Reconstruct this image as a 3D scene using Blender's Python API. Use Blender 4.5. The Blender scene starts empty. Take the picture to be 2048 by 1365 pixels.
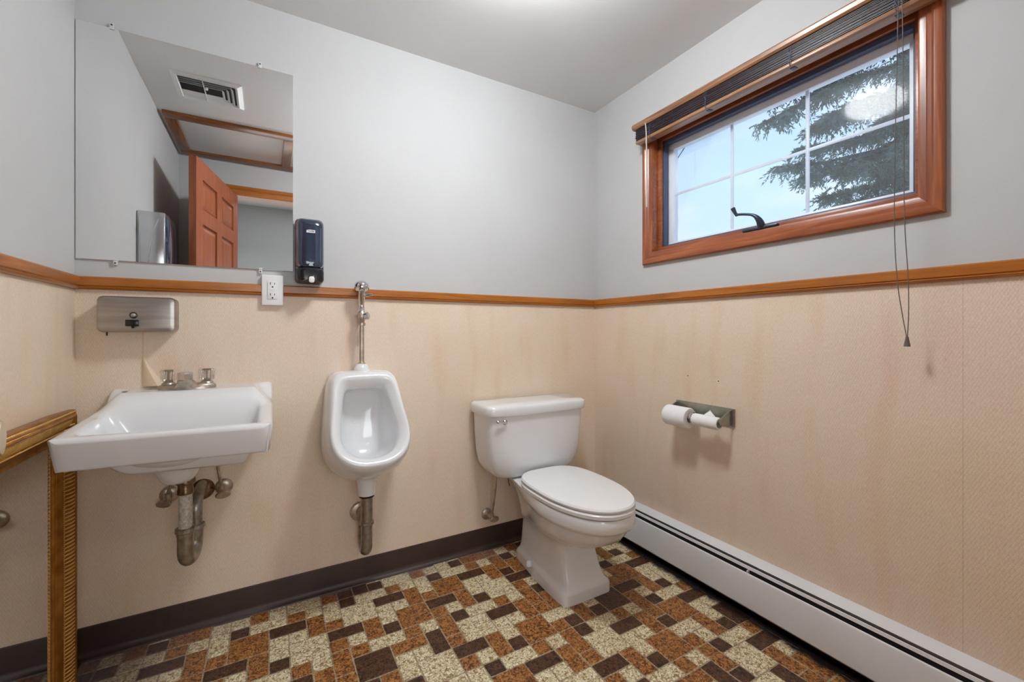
import bpy, bmesh, math, random
from math import sin, cos, pi, radians, sqrt, exp
from mathutils import Vector, Matrix

random.seed(7)
SC = bpy.context.scene
COL = SC.collection

# ------------------------------------------------------------------ camera
cam_data = bpy.data.cameras.new('camera')
cam = bpy.data.objects.new('camera', cam_data); COL.objects.link(cam)
cam_data.sensor_width = 36.0
cam_data.lens = 859.58 * 36.0 / 2048.0
cam_data.shift_y = -(682.5 - 663.08) / 2048.0
cam_data.clip_start = 0.01
cam.location = (-1.5976, -1.8755, 1.05)
cam.rotation_euler = (pi / 2, 0, -radians(29.536))
SC.camera = cam

# ------------------------------------------------------------------ colour management
SC.view_settings.view_transform = 'Standard'
SC.view_settings.look = 'None'
SC.view_settings.gamma = 1.0
SC.view_settings.use_curve_mapping = False
SC.view_settings.exposure = 0.18

# ------------------------------------------------------------------ sky
W = bpy.data.worlds.new('sky'); SC.world = W; W.use_nodes = True
nt = W.node_tree; nt.nodes.clear()
o_ = nt.nodes.new('ShaderNodeOutputWorld'); bg = nt.nodes.new('ShaderNodeBackground')
tc = nt.nodes.new('ShaderNodeTexCoord'); sep = nt.nodes.new('ShaderNodeSeparateXYZ')
nt.links.new(tc.outputs['Generated'], sep.inputs[0])
rmp = nt.nodes.new('ShaderNodeValToRGB')
rmp.color_ramp.elements[0].position = 0.0; rmp.color_ramp.elements[0].color = (0.62, 0.76, 0.93, 1)
rmp.color_ramp.elements[1].position = 0.75; rmp.color_ramp.elements[1].color = (0.27, 0.50, 0.86, 1)
e = rmp.color_ramp.elements.new(0.30); e.color = (0.50, 0.70, 0.92, 1)
nt.links.new(sep.outputs['Z'], rmp.inputs[0])
nz = nt.nodes.new('ShaderNodeTexNoise'); nz.inputs['Scale'].default_value = 3.2; nz.inputs['Detail'].default_value = 6
mp = nt.nodes.new('ShaderNodeMapping'); mp.inputs['Scale'].default_value = (1, 1, 2.6)
nt.links.new(tc.outputs['Generated'], mp.inputs[0]); nt.links.new(mp.outputs[0], nz.inputs['Vector'])
cr = nt.nodes.new('ShaderNodeValToRGB')
cr.color_ramp.elements[0].position = 0.42; cr.color_ramp.elements[0].color = (0, 0, 0, 1)
cr.color_ramp.elements[1].position = 0.72; cr.color_ramp.elements[1].color = (1, 1, 1, 1)
nt.links.new(nz.outputs[0], cr.inputs[0])
mx = nt.nodes.new('ShaderNodeMixRGB'); mx.inputs[2].default_value = (0.80, 0.84, 0.93, 1)
nt.links.new(cr.outputs[0], mx.inputs[0]); nt.links.new(rmp.outputs[0], mx.inputs[1])
nt.links.new(mx.outputs[0], bg.inputs[0]); bg.inputs[1].default_value = 1.2
nt.links.new(bg.outputs[0], o_.inputs[0])

# ------------------------------------------------------------------ strengths of the ceiling lamp and the added hall fills
LAMP = 84.0          # emission of the ceiling dome
HALL = 2.5          # watts of the added fill at the hall ceiling
HALL_FILL = 13.0         # watts of the added low fill in the hall, facing the doorway

# ------------------------------------------------------------------ helpers: materials
def S(r, g, b):
    def f(c):
        c /= 255.0
        return c / 12.92 if c <= 0.04045 else ((c + 0.055) / 1.055) ** 2.4
    return (f(r), f(g), f(b), 1.0)

def base_mat(name, color, rough=0.5, metal=0.0, **kw):
    m = bpy.data.materials.new(name); m.use_nodes = True
    b = m.node_tree.nodes['Principled BSDF']
    b.inputs['Base Color'].default_value = color
    b.inputs['Roughness'].default_value = rough
    b.inputs['Metallic'].default_value = metal
    for k, v in kw.items():
        b.inputs[k.replace('_', ' ')].default_value = v
    return m, m.node_tree, b

def add_noise_var(nt, b, c1, c2, scale=5.0, detail=4.0, lo=0.35, hi=0.65, stretch=(1, 1, 1), bump=0.0, bscale=None, rough=None, coord='Object', distort=0.0):
    tc = nt.nodes.new('ShaderNodeTexCoord'); mp = nt.nodes.new('ShaderNodeMapping')
    mp.inputs['Scale'].default_value = stretch
    nt.links.new(tc.outputs[coord], mp.inputs[0])
    n = nt.nodes.new('ShaderNodeTexNoise'); n.inputs['Scale'].default_value = scale; n.inputs['Detail'].default_value = detail
    n.inputs['Distortion'].default_value = distort
    nt.links.new(mp.outputs[0], n.inputs['Vector'])
    r = nt.nodes.new('ShaderNodeValToRGB')
    r.color_ramp.elements[0].position = lo; r.color_ramp.elements[0].color = c1
    r.color_ramp.elements[1].position = hi; r.color_ramp.elements[1].color = c2
    nt.links.new(n.outputs[0], r.inputs[0]); nt.links.new(r.outputs[0], b.inputs['Base Color'])
    if bump:
        n2 = n
        if bscale:
            n2 = nt.nodes.new('ShaderNodeTexNoise'); n2.inputs['Scale'].default_value = bscale; n2.inputs['Detail'].default_value = 3
            nt.links.new(mp.outputs[0], n2.inputs['Vector'])
        bp = nt.nodes.new('ShaderNodeBump'); bp.inputs['Strength'].default_value = bump; bp.inputs['Distance'].default_value = 0.002
        nt.links.new(n2.outputs[0], bp.inputs['Height']); nt.links.new(bp.outputs[0], b.inputs['Normal'])
    return r, mp

def simple(name, color, rough=0.5, metal=0.0, var=0.04, scale=20.0, **kw):
    """procedural material: a colour with a little noise in it"""
    m, nt, b = base_mat(name, color, rough, metal, **kw)
    lo = tuple(max(0, c * (1 - var)) for c in color[:3]) + (1,)
    hi = tuple(min(1, c * (1 + var)) for c in color[:3]) + (1,)
    add_noise_var(nt, b, lo, hi, scale)
    return m

def wood(name, dark, mid, light, axis, rough=0.32, coat=0.25):
    m, nt, b = base_mat(name, mid, rough)
    b.inputs['Coat Weight'].default_value = coat; b.inputs['Coat Roughness'].default_value = 0.25
    st = {'x': (0.6, 9, 9), 'y': (9, 0.6, 9), 'z': (9, 9, 0.6)}[axis]
    r, mp = add_noise_var(nt, b, dark, light, 5.0, 6.0, 0.30, 0.72, st, distort=1.2)
    e = r.color_ramp.elements.new(0.5); e.color = mid
    n2 = nt.nodes.new('ShaderNodeTexNoise'); n2.inputs['Scale'].default_value = 26; n2.inputs['Detail'].default_value = 3
    nt.links.new(mp.outputs[0], n2.inputs['Vector'])
    mx = nt.nodes.new('ShaderNodeMixRGB'); mx.blend_type = 'MULTIPLY'; mx.inputs[0].default_value = 0.22
    r2 = nt.nodes.new('ShaderNodeValToRGB'); r2.color_ramp.elements[0].position = 0.35; r2.color_ramp.elements[0].color = (0.45, 0.38, 0.32, 1)
    r2.color_ramp.elements[1].position = 0.55; r2.color_ramp.elements[1].color = (1, 1, 1, 1)
    nt.links.new(n2.outputs[0], r2.inputs[0])
    nt.links.new(r.outputs[0], mx.inputs[1]); nt.links.new(r2.outputs[0], mx.inputs[2]); nt.links.new(mx.outputs[0], b.inputs['Base Color'])
    return m

def paint_wall(name, color):
    m, nt, b = base_mat(name, color, 0.75)
    lo = tuple(c * 0.97 for c in color[:3]) + (1,); hi = tuple(min(1, c * 1.02) for c in color[:3]) + (1,)
    add_noise_var(nt, b, lo, hi, 2.0, 3, bump=0.12, bscale=140)
    return m

def wallpaper(name, seams=()):
    """beige vinyl wallpaper with an embossed lattice of slanted strokes, water stains and sheet seams"""
    m, nt, b = base_mat(name, S(205, 184, 162), 0.55)
    L = nt.links.new
    tc = nt.nodes.new('ShaderNodeTexCoord'); sp = nt.nodes.new('ShaderNodeSeparateXYZ'); L(tc.outputs['Object'], sp.inputs[0])
    ad = nt.nodes.new('ShaderNodeMath'); ad.operation = 'ADD'; L(sp.outputs['X'], ad.inputs[0]); L(sp.outputs['Y'], ad.inputs[1])
    cb = nt.nodes.new('ShaderNodeCombineXYZ'); L(ad.outputs[0], cb.inputs['X']); L(sp.outputs['Z'], cb.inputs['Y'])
    waves = []
    for ang in (0.45, -0.45):
        mp = nt.nodes.new('ShaderNodeMapping'); mp.inputs['Rotation'].default_value = (0, 0, ang); L(cb.outputs[0], mp.inputs[0])
        w = nt.nodes.new('ShaderNodeTexWave'); w.wave_type = 'BANDS'; w.inputs['Scale'].default_value = 48
        w.inputs['Distortion'].default_value = 2.5; w.inputs['Detail'].default_value = 2; w.inputs['Detail Scale'].default_value = 3
        L(mp.outputs[0], w.inputs['Vector'])
        r = nt.nodes.new('ShaderNodeValToRGB'); r.color_ramp.elements[0].position = 0.0; r.color_ramp.elements[0].color = (0, 0, 0, 1)
        r.color_ramp.elements[1].position = 0.22; r.color_ramp.elements[1].color = (1, 1, 1, 1)
        L(w.outputs[0], r.inputs[0]); waves.append(r)
    mul = nt.nodes.new('ShaderNodeMath'); mul.operation = 'MULTIPLY'; L(waves[0].outputs[0], mul.inputs[0]); L(waves[1].outputs[0], mul.inputs[1])
    mpn = nt.nodes.new('ShaderNodeMapping'); mpn.inputs['Scale'].default_value = (2.4, 1, 1); L(cb.outputs[0], mpn.inputs[0])
    fine = nt.nodes.new('ShaderNodeTexNoise'); fine.inputs['Scale'].default_value = 90; fine.inputs['Detail'].default_value = 4; L(mpn.outputs[0], fine.inputs['Vector'])
    hgt = nt.nodes.new('ShaderNodeMath'); hgt.operation = 'MULTIPLY_ADD'; L(mul.outputs[0], hgt.inputs[0]); hgt.inputs[1].default_value = 0.45; L(fine.outputs[0], hgt.inputs[2])
    bp = nt.nodes.new('ShaderNodeBump'); bp.inputs['Strength'].default_value = 0.4; bp.inputs['Distance'].default_value = 0.0015
    L(hgt.outputs[0], bp.inputs['Height']); L(bp.outputs[0], b.inputs['Normal'])
    # broad tone changes: yellowed and rosy areas, streaks running down
    n1 = nt.nodes.new('ShaderNodeTexNoise'); n1.inputs['Scale'].default_value = 1.7; n1.inputs['Detail'].default_value = 3; L(cb.outputs[0], n1.inputs['Vector'])
    r1 = nt.nodes.new('ShaderNodeValToRGB')
    r1.color_ramp.elements[0].position = 0.30; r1.color_ramp.elements[0].color = S(232, 211, 184)
    r1.color_ramp.elements[1].position = 0.70; r1.color_ramp.elements[1].color = S(235, 213, 196)
    e = r1.color_ramp.elements.new(0.5); e.color = S(237, 218, 196)
    L(n1.outputs[0], r1.inputs[0])
    mps = nt.nodes.new('ShaderNodeMapping'); mps.inputs['Scale'].default_value = (7, 1.1, 1); L(cb.outputs[0], mps.inputs[0])
    n2 = nt.nodes.new('ShaderNodeTexNoise'); n2.inputs['Scale'].default_value = 1.6; n2.inputs['Detail'].default_value = 3; L(mps.outputs[0], n2.inputs['Vector'])
    r2 = nt.nodes.new('ShaderNodeValToRGB'); r2.color_ramp.elements[0].position = 0.52; r2.color_ramp.elements[0].color = (1, 1, 1, 1)
    r2.color_ramp.elements[1].position = 0.85; r2.color_ramp.elements[1].color = S(244, 230, 214)
    L(n2.outputs[0], r2.inputs[0])
    mx = nt.nodes.new('ShaderNodeMixRGB'); mx.blend_type = 'MULTIPLY'; mx.inputs[0].default_value = 0.7
    L(r1.outputs[0], mx.inputs[1]); L(r2.outputs[0], mx.inputs[2])
    # lattice grooves a touch darker
    r3 = nt.nodes.new('ShaderNodeMapRange'); r3.inputs['To Min'].default_value = 0.93; r3.inputs['To Max'].default_value = 1.0; L(mul.outputs[0], r3.inputs[0])
    r4 = nt.nodes.new('ShaderNodeMapRange'); r4.inputs['From Min'].default_value = 0.3; r4.inputs['From Max'].default_value = 0.7
    r4.inputs['To Min'].default_value = 0.93; r4.inputs['To Max'].default_value = 1.04; L(fine.outputs[0], r4.inputs[0])
    mm = nt.nodes.new('ShaderNodeMath'); mm.operation = 'MULTIPLY'; L(r3.outputs[0], mm.inputs[0]); L(r4.outputs[0], mm.inputs[1])
    last = mm
    for s in seams:   # dark hair line where two sheets meet
        d = nt.nodes.new('ShaderNodeMath'); d.operation = 'SUBTRACT'; L(ad.outputs[0], d.inputs[0]); d.inputs[1].default_value = s
        a = nt.nodes.new('ShaderNodeMath'); a.operation = 'ABSOLUTE'; L(d.outputs[0], a.inputs[0])
        g = nt.nodes.new('ShaderNodeMapRange'); g.inputs['From Min'].default_value = 0.0006; g.inputs['From Max'].default_value = 0.0014
        g.inputs['To Min'].default_value = 0.84; g.inputs['To Max'].default_value = 1.0; L(a.outputs[0], g.inputs[0])
        m2 = nt.nodes.new('ShaderNodeMath'); m2.operation = 'MULTIPLY'; L(last.outputs[0], m2.inputs[0]); L(g.outputs[0], m2.inputs[1]); last = m2
    vm = nt.nodes.new('ShaderNodeVectorMath'); vm.operation = 'SCALE'; L(mx.outputs[0], vm.inputs[0]); L(last.outputs[0], vm.inputs['Scale'])
    L(vm.outputs[0], b.inputs['Base Color'])
    return m

def pebble(name, dark, mid, light, lo=0.0, rough=0.42):
    """embossed vinyl tile: crinkled pebbles of one colour family, grime near the walls"""
    m, nt, b = base_mat(name, mid, rough); L = nt.links.new
    tc = nt.nodes.new('ShaderNodeTexCoord')
    n0 = nt.nodes.new('ShaderNodeTexNoise'); n0.inputs['Scale'].default_value = 60; n0.inputs['Detail'].default_value = 2; L(tc.outputs['Object'], n0.inputs['Vector'])
    mxv = nt.nodes.new('ShaderNodeMixRGB'); mxv.inputs[0].default_value = 0.012; L(tc.outputs['Object'], mxv.inputs[1]); L(n0.outputs['Color'], mxv.inputs[2])
    v = nt.nodes.new('ShaderNodeTexVoronoi'); v.feature = 'DISTANCE_TO_EDGE'; v.inputs['Scale'].default_value = 105; L(mxv.outputs[0], v.inputs['Vector'])
    n = nt.nodes.new('ShaderNodeTexNoise'); n.inputs['Scale'].default_value = 95; n.inputs['Detail'].default_value = 3; n.inputs['Distortion'].default_value = 1.5; L(tc.outputs['Object'], n.inputs['Vector'])
    r = nt.nodes.new('ShaderNodeValToRGB'); r.color_ramp.elements[0].position = 0.40; r.color_ramp.elements[0].color = dark
    r.color_ramp.elements[1].position = 0.60; r.color_ramp.elements[1].color = light; e = r.color_ramp.elements.new(0.48); e.color = mid
    L(n.outputs[0], r.inputs[0])
    rv = nt.nodes.new('ShaderNodeValToRGB'); rv.color_ramp.elements[0].position = 0.0; rv.color_ramp.elements[0].color = (0.50, 0.42, 0.34, 1)
    rv.color_ramp.elements[1].position = 0.13; rv.color_ramp.elements[1].color = (1, 1, 1, 1); L(v.outputs['Distance'], rv.inputs[0])
    mx = nt.nodes.new('ShaderNodeMixRGB'); mx.blend_type = 'MULTIPLY'; mx.inputs[0].default_value = 0.8; L(r.outputs[0], mx.inputs[1]); L(rv.outputs[0], mx.inputs[2])
    # grey wax and dirt that collects along the walls and in the corner
    sp = nt.nodes.new('ShaderNodeSeparateXYZ'); L(tc.outputs['Object'], sp.inputs[0])
    g = nt.nodes.new('ShaderNodeMapRange'); g.inputs['From Min'].default_value = -0.17; g.inputs['From Max'].default_value = 0.0; L(sp.outputs['Y'], g.inputs[0])
    gx = nt.nodes.new('ShaderNodeMapRange'); gx.inputs['From Min'].default_value = -1.70; gx.inputs['From Max'].default_value = -2.05; L(sp.outputs['X'], gx.inputs[0])
    gy = nt.nodes.new('ShaderNodeMapRange'); gy.inputs['From Min'].default_value = -0.45; gy.inputs['From Max'].default_value = -0.10; L(sp.outputs['Y'], gy.inputs[0])
    mg = nt.nodes.new('ShaderNodeMath'); mg.operation = 'MULTIPLY'; L(gx.outputs[0], mg.inputs[0]); L(gy.outputs[0], mg.inputs[1])
    ns = nt.nodes.new('ShaderNodeTexNoise'); ns.inputs['Scale'].default_value = 3.5; ns.inputs['Detail'].default_value = 4; L(tc.outputs['Object'], ns.inputs['Vector'])
    nr = nt.nodes.new('ShaderNodeMapRange'); nr.inputs['From Min'].default_value = 0.42; nr.inputs['From Max'].default_value = 0.62; L(ns.outputs[0], nr.inputs[0])
    m1 = nt.nodes.new('ShaderNodeMath'); m1.operation = 'MULTIPLY'; L(g.outputs[0], m1.inputs[0]); L(nr.outputs[0], m1.inputs[1])
    m2 = nt.nodes.new('ShaderNodeMath'); m2.operation = 'MAXIMUM'; L(m1.outputs[0], m2.inputs[0]); L(mg.outputs[0], m2.inputs[1])
    m3 = nt.nodes.new('ShaderNodeMath'); m3.operation = 'MULTIPLY'; L(m2.outputs[0], m3.inputs[0]); m3.inputs[1].default_value = 0.62
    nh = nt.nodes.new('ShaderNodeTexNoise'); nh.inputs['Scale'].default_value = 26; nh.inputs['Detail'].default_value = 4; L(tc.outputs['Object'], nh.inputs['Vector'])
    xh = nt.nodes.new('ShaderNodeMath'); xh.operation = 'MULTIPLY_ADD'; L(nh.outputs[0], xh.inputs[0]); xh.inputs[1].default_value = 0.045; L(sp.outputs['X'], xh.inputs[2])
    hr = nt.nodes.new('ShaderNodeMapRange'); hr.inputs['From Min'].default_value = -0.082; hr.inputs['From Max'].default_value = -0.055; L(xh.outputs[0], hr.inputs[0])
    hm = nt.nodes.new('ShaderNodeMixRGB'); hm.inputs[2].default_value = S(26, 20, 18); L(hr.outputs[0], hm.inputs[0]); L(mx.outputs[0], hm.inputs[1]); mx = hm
    md = nt.nodes.new('ShaderNodeMixRGB'); md.inputs[2].default_value = S(112, 102, 106); L(m3.outputs[0], md.inputs[0]); L(mx.outputs[0], md.inputs[1])
    L(md.outputs[0], b.inputs['Base Color'])
    ad = nt.nodes.new('ShaderNodeMath'); ad.operation = 'MULTIPLY_ADD'; L(v.outputs['Distance'], ad.inputs[0]); ad.inputs[1].default_value = 1.2; L(n.outputs[0], ad.inputs[2])
    bp = nt.nodes.new('ShaderNodeBump'); bp.inputs['Strength'].default_value = 0.6; bp.inputs['Distance'].default_value = 0.002
    L(ad.outputs[0], bp.inputs['Height']); L(bp.outputs[0], b.inputs['Normal'])
    return m

M = {}
M['paint'] = paint_wall('grey_white_paint', S(196, 196, 196))
M['ceil'] = paint_wall('ceiling_paint', S(224, 224, 224))
M['hall'] = paint_wall('hall_paint', S(186, 188, 190))
M['paper_back'] = wallpaper('wallpaper_back', (-1.2749,))
M['paper_right'] = wallpaper('wallpaper_right', (-1.4747,))
M['paper_left'] = wallpaper('wallpaper_left', ())
OR = (S(148, 84, 18), S(168, 98, 24), S(184, 112, 36))
RD = (S(126, 64, 34), S(148, 80, 44), S(172, 100, 58))
for a in 'xyz':
    M['oak_' + a] = wood('orange_oak_' + a, *OR, a)
    M['red_' + a] = wood('reddish_stained_wood_' + a, *RD, a)
M['hatchwood_x'] = wood('hatch_wood_x', S(96, 54, 18), S(142, 84, 34), S(166, 104, 48), 'x', 0.4, 0.1)
M['hatchwood_y'] = wood('hatch_wood_y', S(96, 54, 18), S(142, 84, 34), S(166, 104, 48), 'y', 0.4, 0.1)
M['doorwood'] = wood('door_wood', S(146, 76, 44), S(162, 88, 52), S(176, 102, 64), 'z', 0.5, 0.0)
M['cove'] = simple('brown_vinyl_cove', S(56, 38, 32), 0.45, var=0.18, scale=9)

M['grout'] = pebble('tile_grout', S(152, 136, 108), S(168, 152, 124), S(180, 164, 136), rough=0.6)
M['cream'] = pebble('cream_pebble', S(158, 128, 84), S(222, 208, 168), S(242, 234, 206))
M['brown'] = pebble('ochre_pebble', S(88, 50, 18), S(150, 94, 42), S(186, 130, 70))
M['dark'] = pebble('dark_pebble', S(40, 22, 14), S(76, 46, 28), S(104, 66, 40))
def porcelain(name):
    m, nt, b = base_mat(name, S(232, 233, 234), 0.13)
    add_noise_var(nt, b, S(225, 226, 228), S(231, 231, 232), 3)
    b.inputs['Coat Weight'].default_value = 0.4; b.inputs['Coat Roughness'].default_value = 0.04
    return m
M['porc'] = porcelain('white_porcelain')
M['seat'] = simple('white_seat_plastic', S(236, 236, 236), 0.22, var=0.01)
M['chrome'] = simple('chrome', S(215, 215, 216), 0.09, 1.0, var=0.06, scale=14)
M['holder'] = simple('dull_chrome_plate', S(158, 160, 152), 0.28, 0.85, var=0.1, scale=30)
M['aged'] = simple('aged_chrome', S(188, 176, 162), 0.38, 0.9, var=0.22, scale=45)
M['rust'] = simple('tarnished_brown_metal', S(120, 98, 78), 0.32, 1.0, var=0.45, scale=38)
M['grime'] = simple('limescaled_tube', S(196, 192, 182), 0.55, 0.45, var=0.25, scale=120)
M['dull'] = simple('dull_grey_pipe', S(158, 152, 142), 0.35, 0.85, var=0.2, scale=60)
def brushed(name):
    m, nt, b = base_mat(name, S(176, 170, 164), 0.34, 1.0)
    add_noise_var(nt, b, S(160, 155, 150), S(178, 172, 167), 6, 4, stretch=(1, 1, 14))
    return m
M['steel'] = brushed('brushed_stainless')
M['steelside'] = simple('bright_stainless', S(205, 206, 208), 0.22, 1.0, var=0.08, scale=6)
M['black'] = simple('black_plastic', S(22, 22, 24), 0.22, var=0.1)
M['matblack'] = simple('dark_void', S(14, 13, 12), 0.8, var=0.1)
M['smoke'] = simple('smoked_blue_plastic', S(30, 44, 66), 0.10, var=0.10, scale=8, Coat_Weight=1.0)
M['whitepl'] = simple('white_plastic', S(234, 234, 235), 0.3, var=0.01)
M['enamel'] = simple('white_enamel_metal', S(226, 227, 229), 0.28, var=0.015, scale=4)
M['greyslot'] = simple('dark_grey_metal', S(48, 48, 50), 0.45, 0.2)
M['paper'] = simple('tissue_paper', S(240, 240, 240), 0.9, var=0.02, scale=60)
M['card'] = simple('cardboard_core', S(150, 124, 96), 0.9)
M['cord'] = simple('grey_brown_cord', S(104, 96, 90), 0.8)
M['slat'] = simple('dark_blue_brown_slats', S(52, 40, 46), 0.35, var=0.2)
M['blindwood'] = wood('blind_valance_wood', S(110, 74, 48), S(150, 106, 74), S(168, 124, 90), 'y', 0.35, 0.2)
M['wand'] = simple('clear_grey_wand', S(206, 196, 190), 0.15, var=0.02)
M['white_vinyl'] = simple('white_sash', S(232, 236, 244), 0.35, var=0.02)
M['gasket'] = simple('dark_grey_gasket', S(74, 84, 110), 0.5)
M['crank'] = simple('bronze_grey_metal', S(64, 70, 82), 0.35, 0.7)
M['brasspale'] = simple('satin_brass', S(206, 186, 150), 0.35, 0.6)
M['foliage'] = simple('spruce_needles', S(92, 118, 108), 0.85, var=0.35, scale=2.5)
M['bark'] = simple('tree_bark', S(78, 66, 58), 0.9, var=0.2)
M['cable'] = simple('black_cable', S(40, 44, 52), 0.6)
M['peel'] = simple('loose_wallpaper_backing', S(226, 204, 176), 0.7, var=0.05)
M['vinylsill'] = simple('bleached_spot', S(200, 196, 190), 0.7)

def gold():
    m, nt, b = base_mat('gilt', S(190, 142, 66), 0.38, 0.75)
    add_noise_var(nt, b, S(142, 90, 28), S(172, 118, 46), 30, 5, bump=0.2, bscale=160)
    return m
M['gold'] = gold()
M['goldlight'] = simple('bright_gilt', S(232, 190, 112), 0.35, 0.7, var=0.1, scale=40)
M['golddark'] = simple('dark_gilt', S(118, 68, 18), 0.45, 0.5, var=0.2, scale=40)

def mirror_mat(name, c=0.93):
    m, nt, b = base_mat(name, (c, c, c, 1), 0.0, 1.0)
    add_noise_var(nt, b, (c * 0.99,) * 3 + (1,), (c,) * 3 + (1,), 2)
    return m
M['mirror'] = mirror_mat('silvered_glass', 0.90)

def thin_glass(name, tint=(0.93, 0.97, 1.0, 1), haze=0.0):
    m = bpy.data.materials.new(name); m.use_nodes = True; nt = m.node_tree; nt.nodes.clear(); L = nt.links.new
    o = nt.nodes.new('ShaderNodeOutputMaterial'); t = nt.nodes.new('ShaderNodeBsdfTransparent'); t.inputs[0].default_value = tint
    g = nt.nodes.new('ShaderNodeBsdfGlossy'); g.inputs['Roughness'].default_value = 0.07
    f = nt.nodes.new('ShaderNodeFresnel'); f.inputs[0].default_value = 1.52
    ml = nt.nodes.new('ShaderNodeMath'); ml.operation = 'MULTIPLY'; ml.inputs[1].default_value = 0.20; L(f.outputs[0], ml.inputs[0])
    mx = nt.nodes.new('ShaderNodeMixShader'); L(ml.outputs[0], mx.inputs[0]); L(t.outputs[0], mx.inputs[1]); L(g.outputs[0], mx.inputs[2])
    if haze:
        d = nt.nodes.new('ShaderNodeBsdfDiffuse'); d.inputs[0].default_value = (0.8, 0.86, 0.95, 1)  # pale blue diffuse layer stands in for glare on the pane
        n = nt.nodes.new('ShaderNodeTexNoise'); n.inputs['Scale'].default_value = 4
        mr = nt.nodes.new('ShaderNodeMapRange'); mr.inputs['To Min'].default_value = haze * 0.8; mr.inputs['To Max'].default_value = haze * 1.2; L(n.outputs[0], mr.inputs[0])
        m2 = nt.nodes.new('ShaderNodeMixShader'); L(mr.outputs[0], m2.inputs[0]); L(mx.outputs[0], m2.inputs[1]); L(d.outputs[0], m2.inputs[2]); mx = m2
    L(mx.outputs[0], o.inputs[0])
    return m
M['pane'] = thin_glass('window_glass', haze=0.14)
def acrylic():
    m, nt, b = base_mat('clear_acrylic', (0.93, 0.90, 0.86, 1), 0.12)
    b.inputs['Transmission Weight'].default_value = 1.0; b.inputs['IOR'].default_value = 1.49
    return m
M['acrylic'] = acrylic()

def emis(name, color, s):
    m = bpy.data.materials.new(name); m.use_nodes = True; nt = m.node_tree; nt.nodes.clear()
    o = nt.nodes.new('ShaderNodeOutputMaterial'); e = nt.nodes.new('ShaderNodeEmission'); e.inputs[0].default_value = color; e.inputs[1].default_value = s
    nt.links.new(e.outputs[0], o.inputs[0]); return m
M['lamp'] = emis('lit_opal_glass', (0.925, 0.975, 1.0, 1), LAMP)

# ------------------------------------------------------------------ helpers: meshes
def link(name, bm, mats, parent=None, smooth=True, loc=None, sharp=40):
    bmesh.ops.recalc_face_normals(bm, faces=bm.faces)
    me = bpy.data.meshes.new(name); bm.to_mesh(me); bm.free()
    if not isinstance(mats, (list, tuple)): mats = [mats]
    for m in mats: me.materials.append(m)
    for p in me.polygons: p.use_smooth = smooth
    if smooth:
        try: me.set_sharp_from_angle(angle=radians(sharp))
        except Exception: pass
    o = bpy.data.objects.new(name, me); COL.objects.link(o)
    if parent is not None:
        o.parent = parent
        o.matrix_parent_inverse = parent.matrix_basis.inverted()
    if loc: o.location = loc
    return o

def empty(name, loc=(0, 0, 0)):
    o = bpy.data.objects.new(name, None); o.empty_display_size = 0.05; o.location = loc; COL.objects.link(o); return o

def thing(name, label, cat, loc=(0, 0, 0), group=None):
    o = empty(name, loc); return tag(o, label, cat, group)

def tag(o, label, cat, group=None, kind=None):
    o['label'] = label; o['category'] = cat
    if group: o['group'] = group
    if kind: o['kind'] = kind
    return o

def struct(o):
    o['kind'] = 'structure'; return o

def B(): return bmesh.new()

def box(bm, x0, x1, y0, y1, z0, z1, bev=0.0, segs=2, mi=0, mat=None):
    vs = [bm.verts.new((x, y, z)) for x in (x0, x1) for y in (y0, y1) for z in (z0, z1)]
    idx = [(0, 1, 3, 2), (4, 6, 7, 5), (0, 4, 5, 1), (2, 3, 7, 6), (0, 2, 6, 4), (1, 5, 7, 3)]
    fs = [bm.faces.new([vs[i] for i in f]) for f in idx]
    for f in fs: f.material_index = mi
    if mat is not None:
        for v in vs: v.co = mat @ v.co
    if bev > 0:
        es = list({e for f in fs for e in f.edges})
        r = bmesh.ops.bevel(bm, geom=es, offset=bev, segments=segs, profile=0.5, affect='EDGES', clamp_overlap=True)
        for f in r['faces']: f.material_index = mi
    return bm

def loft(bm, loops, cap0=True, cap1=True, closed=True, mi=0):
    rings = [[bm.verts.new(p) for p in lp] for lp in loops]
    n = len(rings[0])
    for a, b in zip(rings, rings[1:]):
        for i in range(n if closed else n - 1):
            j = (i + 1) % n
            try:
                f = bm.faces.new((a[i], a[j], b[j], b[i])); f.material_index = mi
            except ValueError: pass
    for flag, r in ((cap0, rings[0]), (cap1, rings[-1])):
        if flag:
            f = bm.faces.new(r); f.material_index = mi
    return bm

def frame_for(d):
    d = Vector(d).normalized()
    up = Vector((0, 0, 1)) if abs(d.z) < 0.9 else Vector((1, 0, 0))
    a = d.cross(up).normalized(); b = a.cross(d).normalized(); return d, a, b

def lathe(bm, prof, origin, axis=(0, 0, 1), n=32, mi=0, cap0=True, cap1=True, flutes=0, famp=0.0):
    """prof: list of (radius, distance along the axis)"""
    d, a, b = frame_for(axis); o = Vector(origin); loops = []
    for r, h in prof:
        lp = []
        for i in range(n):
            t = 2 * pi * i / n
            rr = max(r, 1e-5) * (1 + (famp * cos(flutes * t) if flutes else 0))
            lp.append(o + d * h + a * (rr * cos(t)) + b * (rr * sin(t)))
        loops.append(lp)
    return loft(bm, loops, cap0, cap1, mi=mi)

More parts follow.
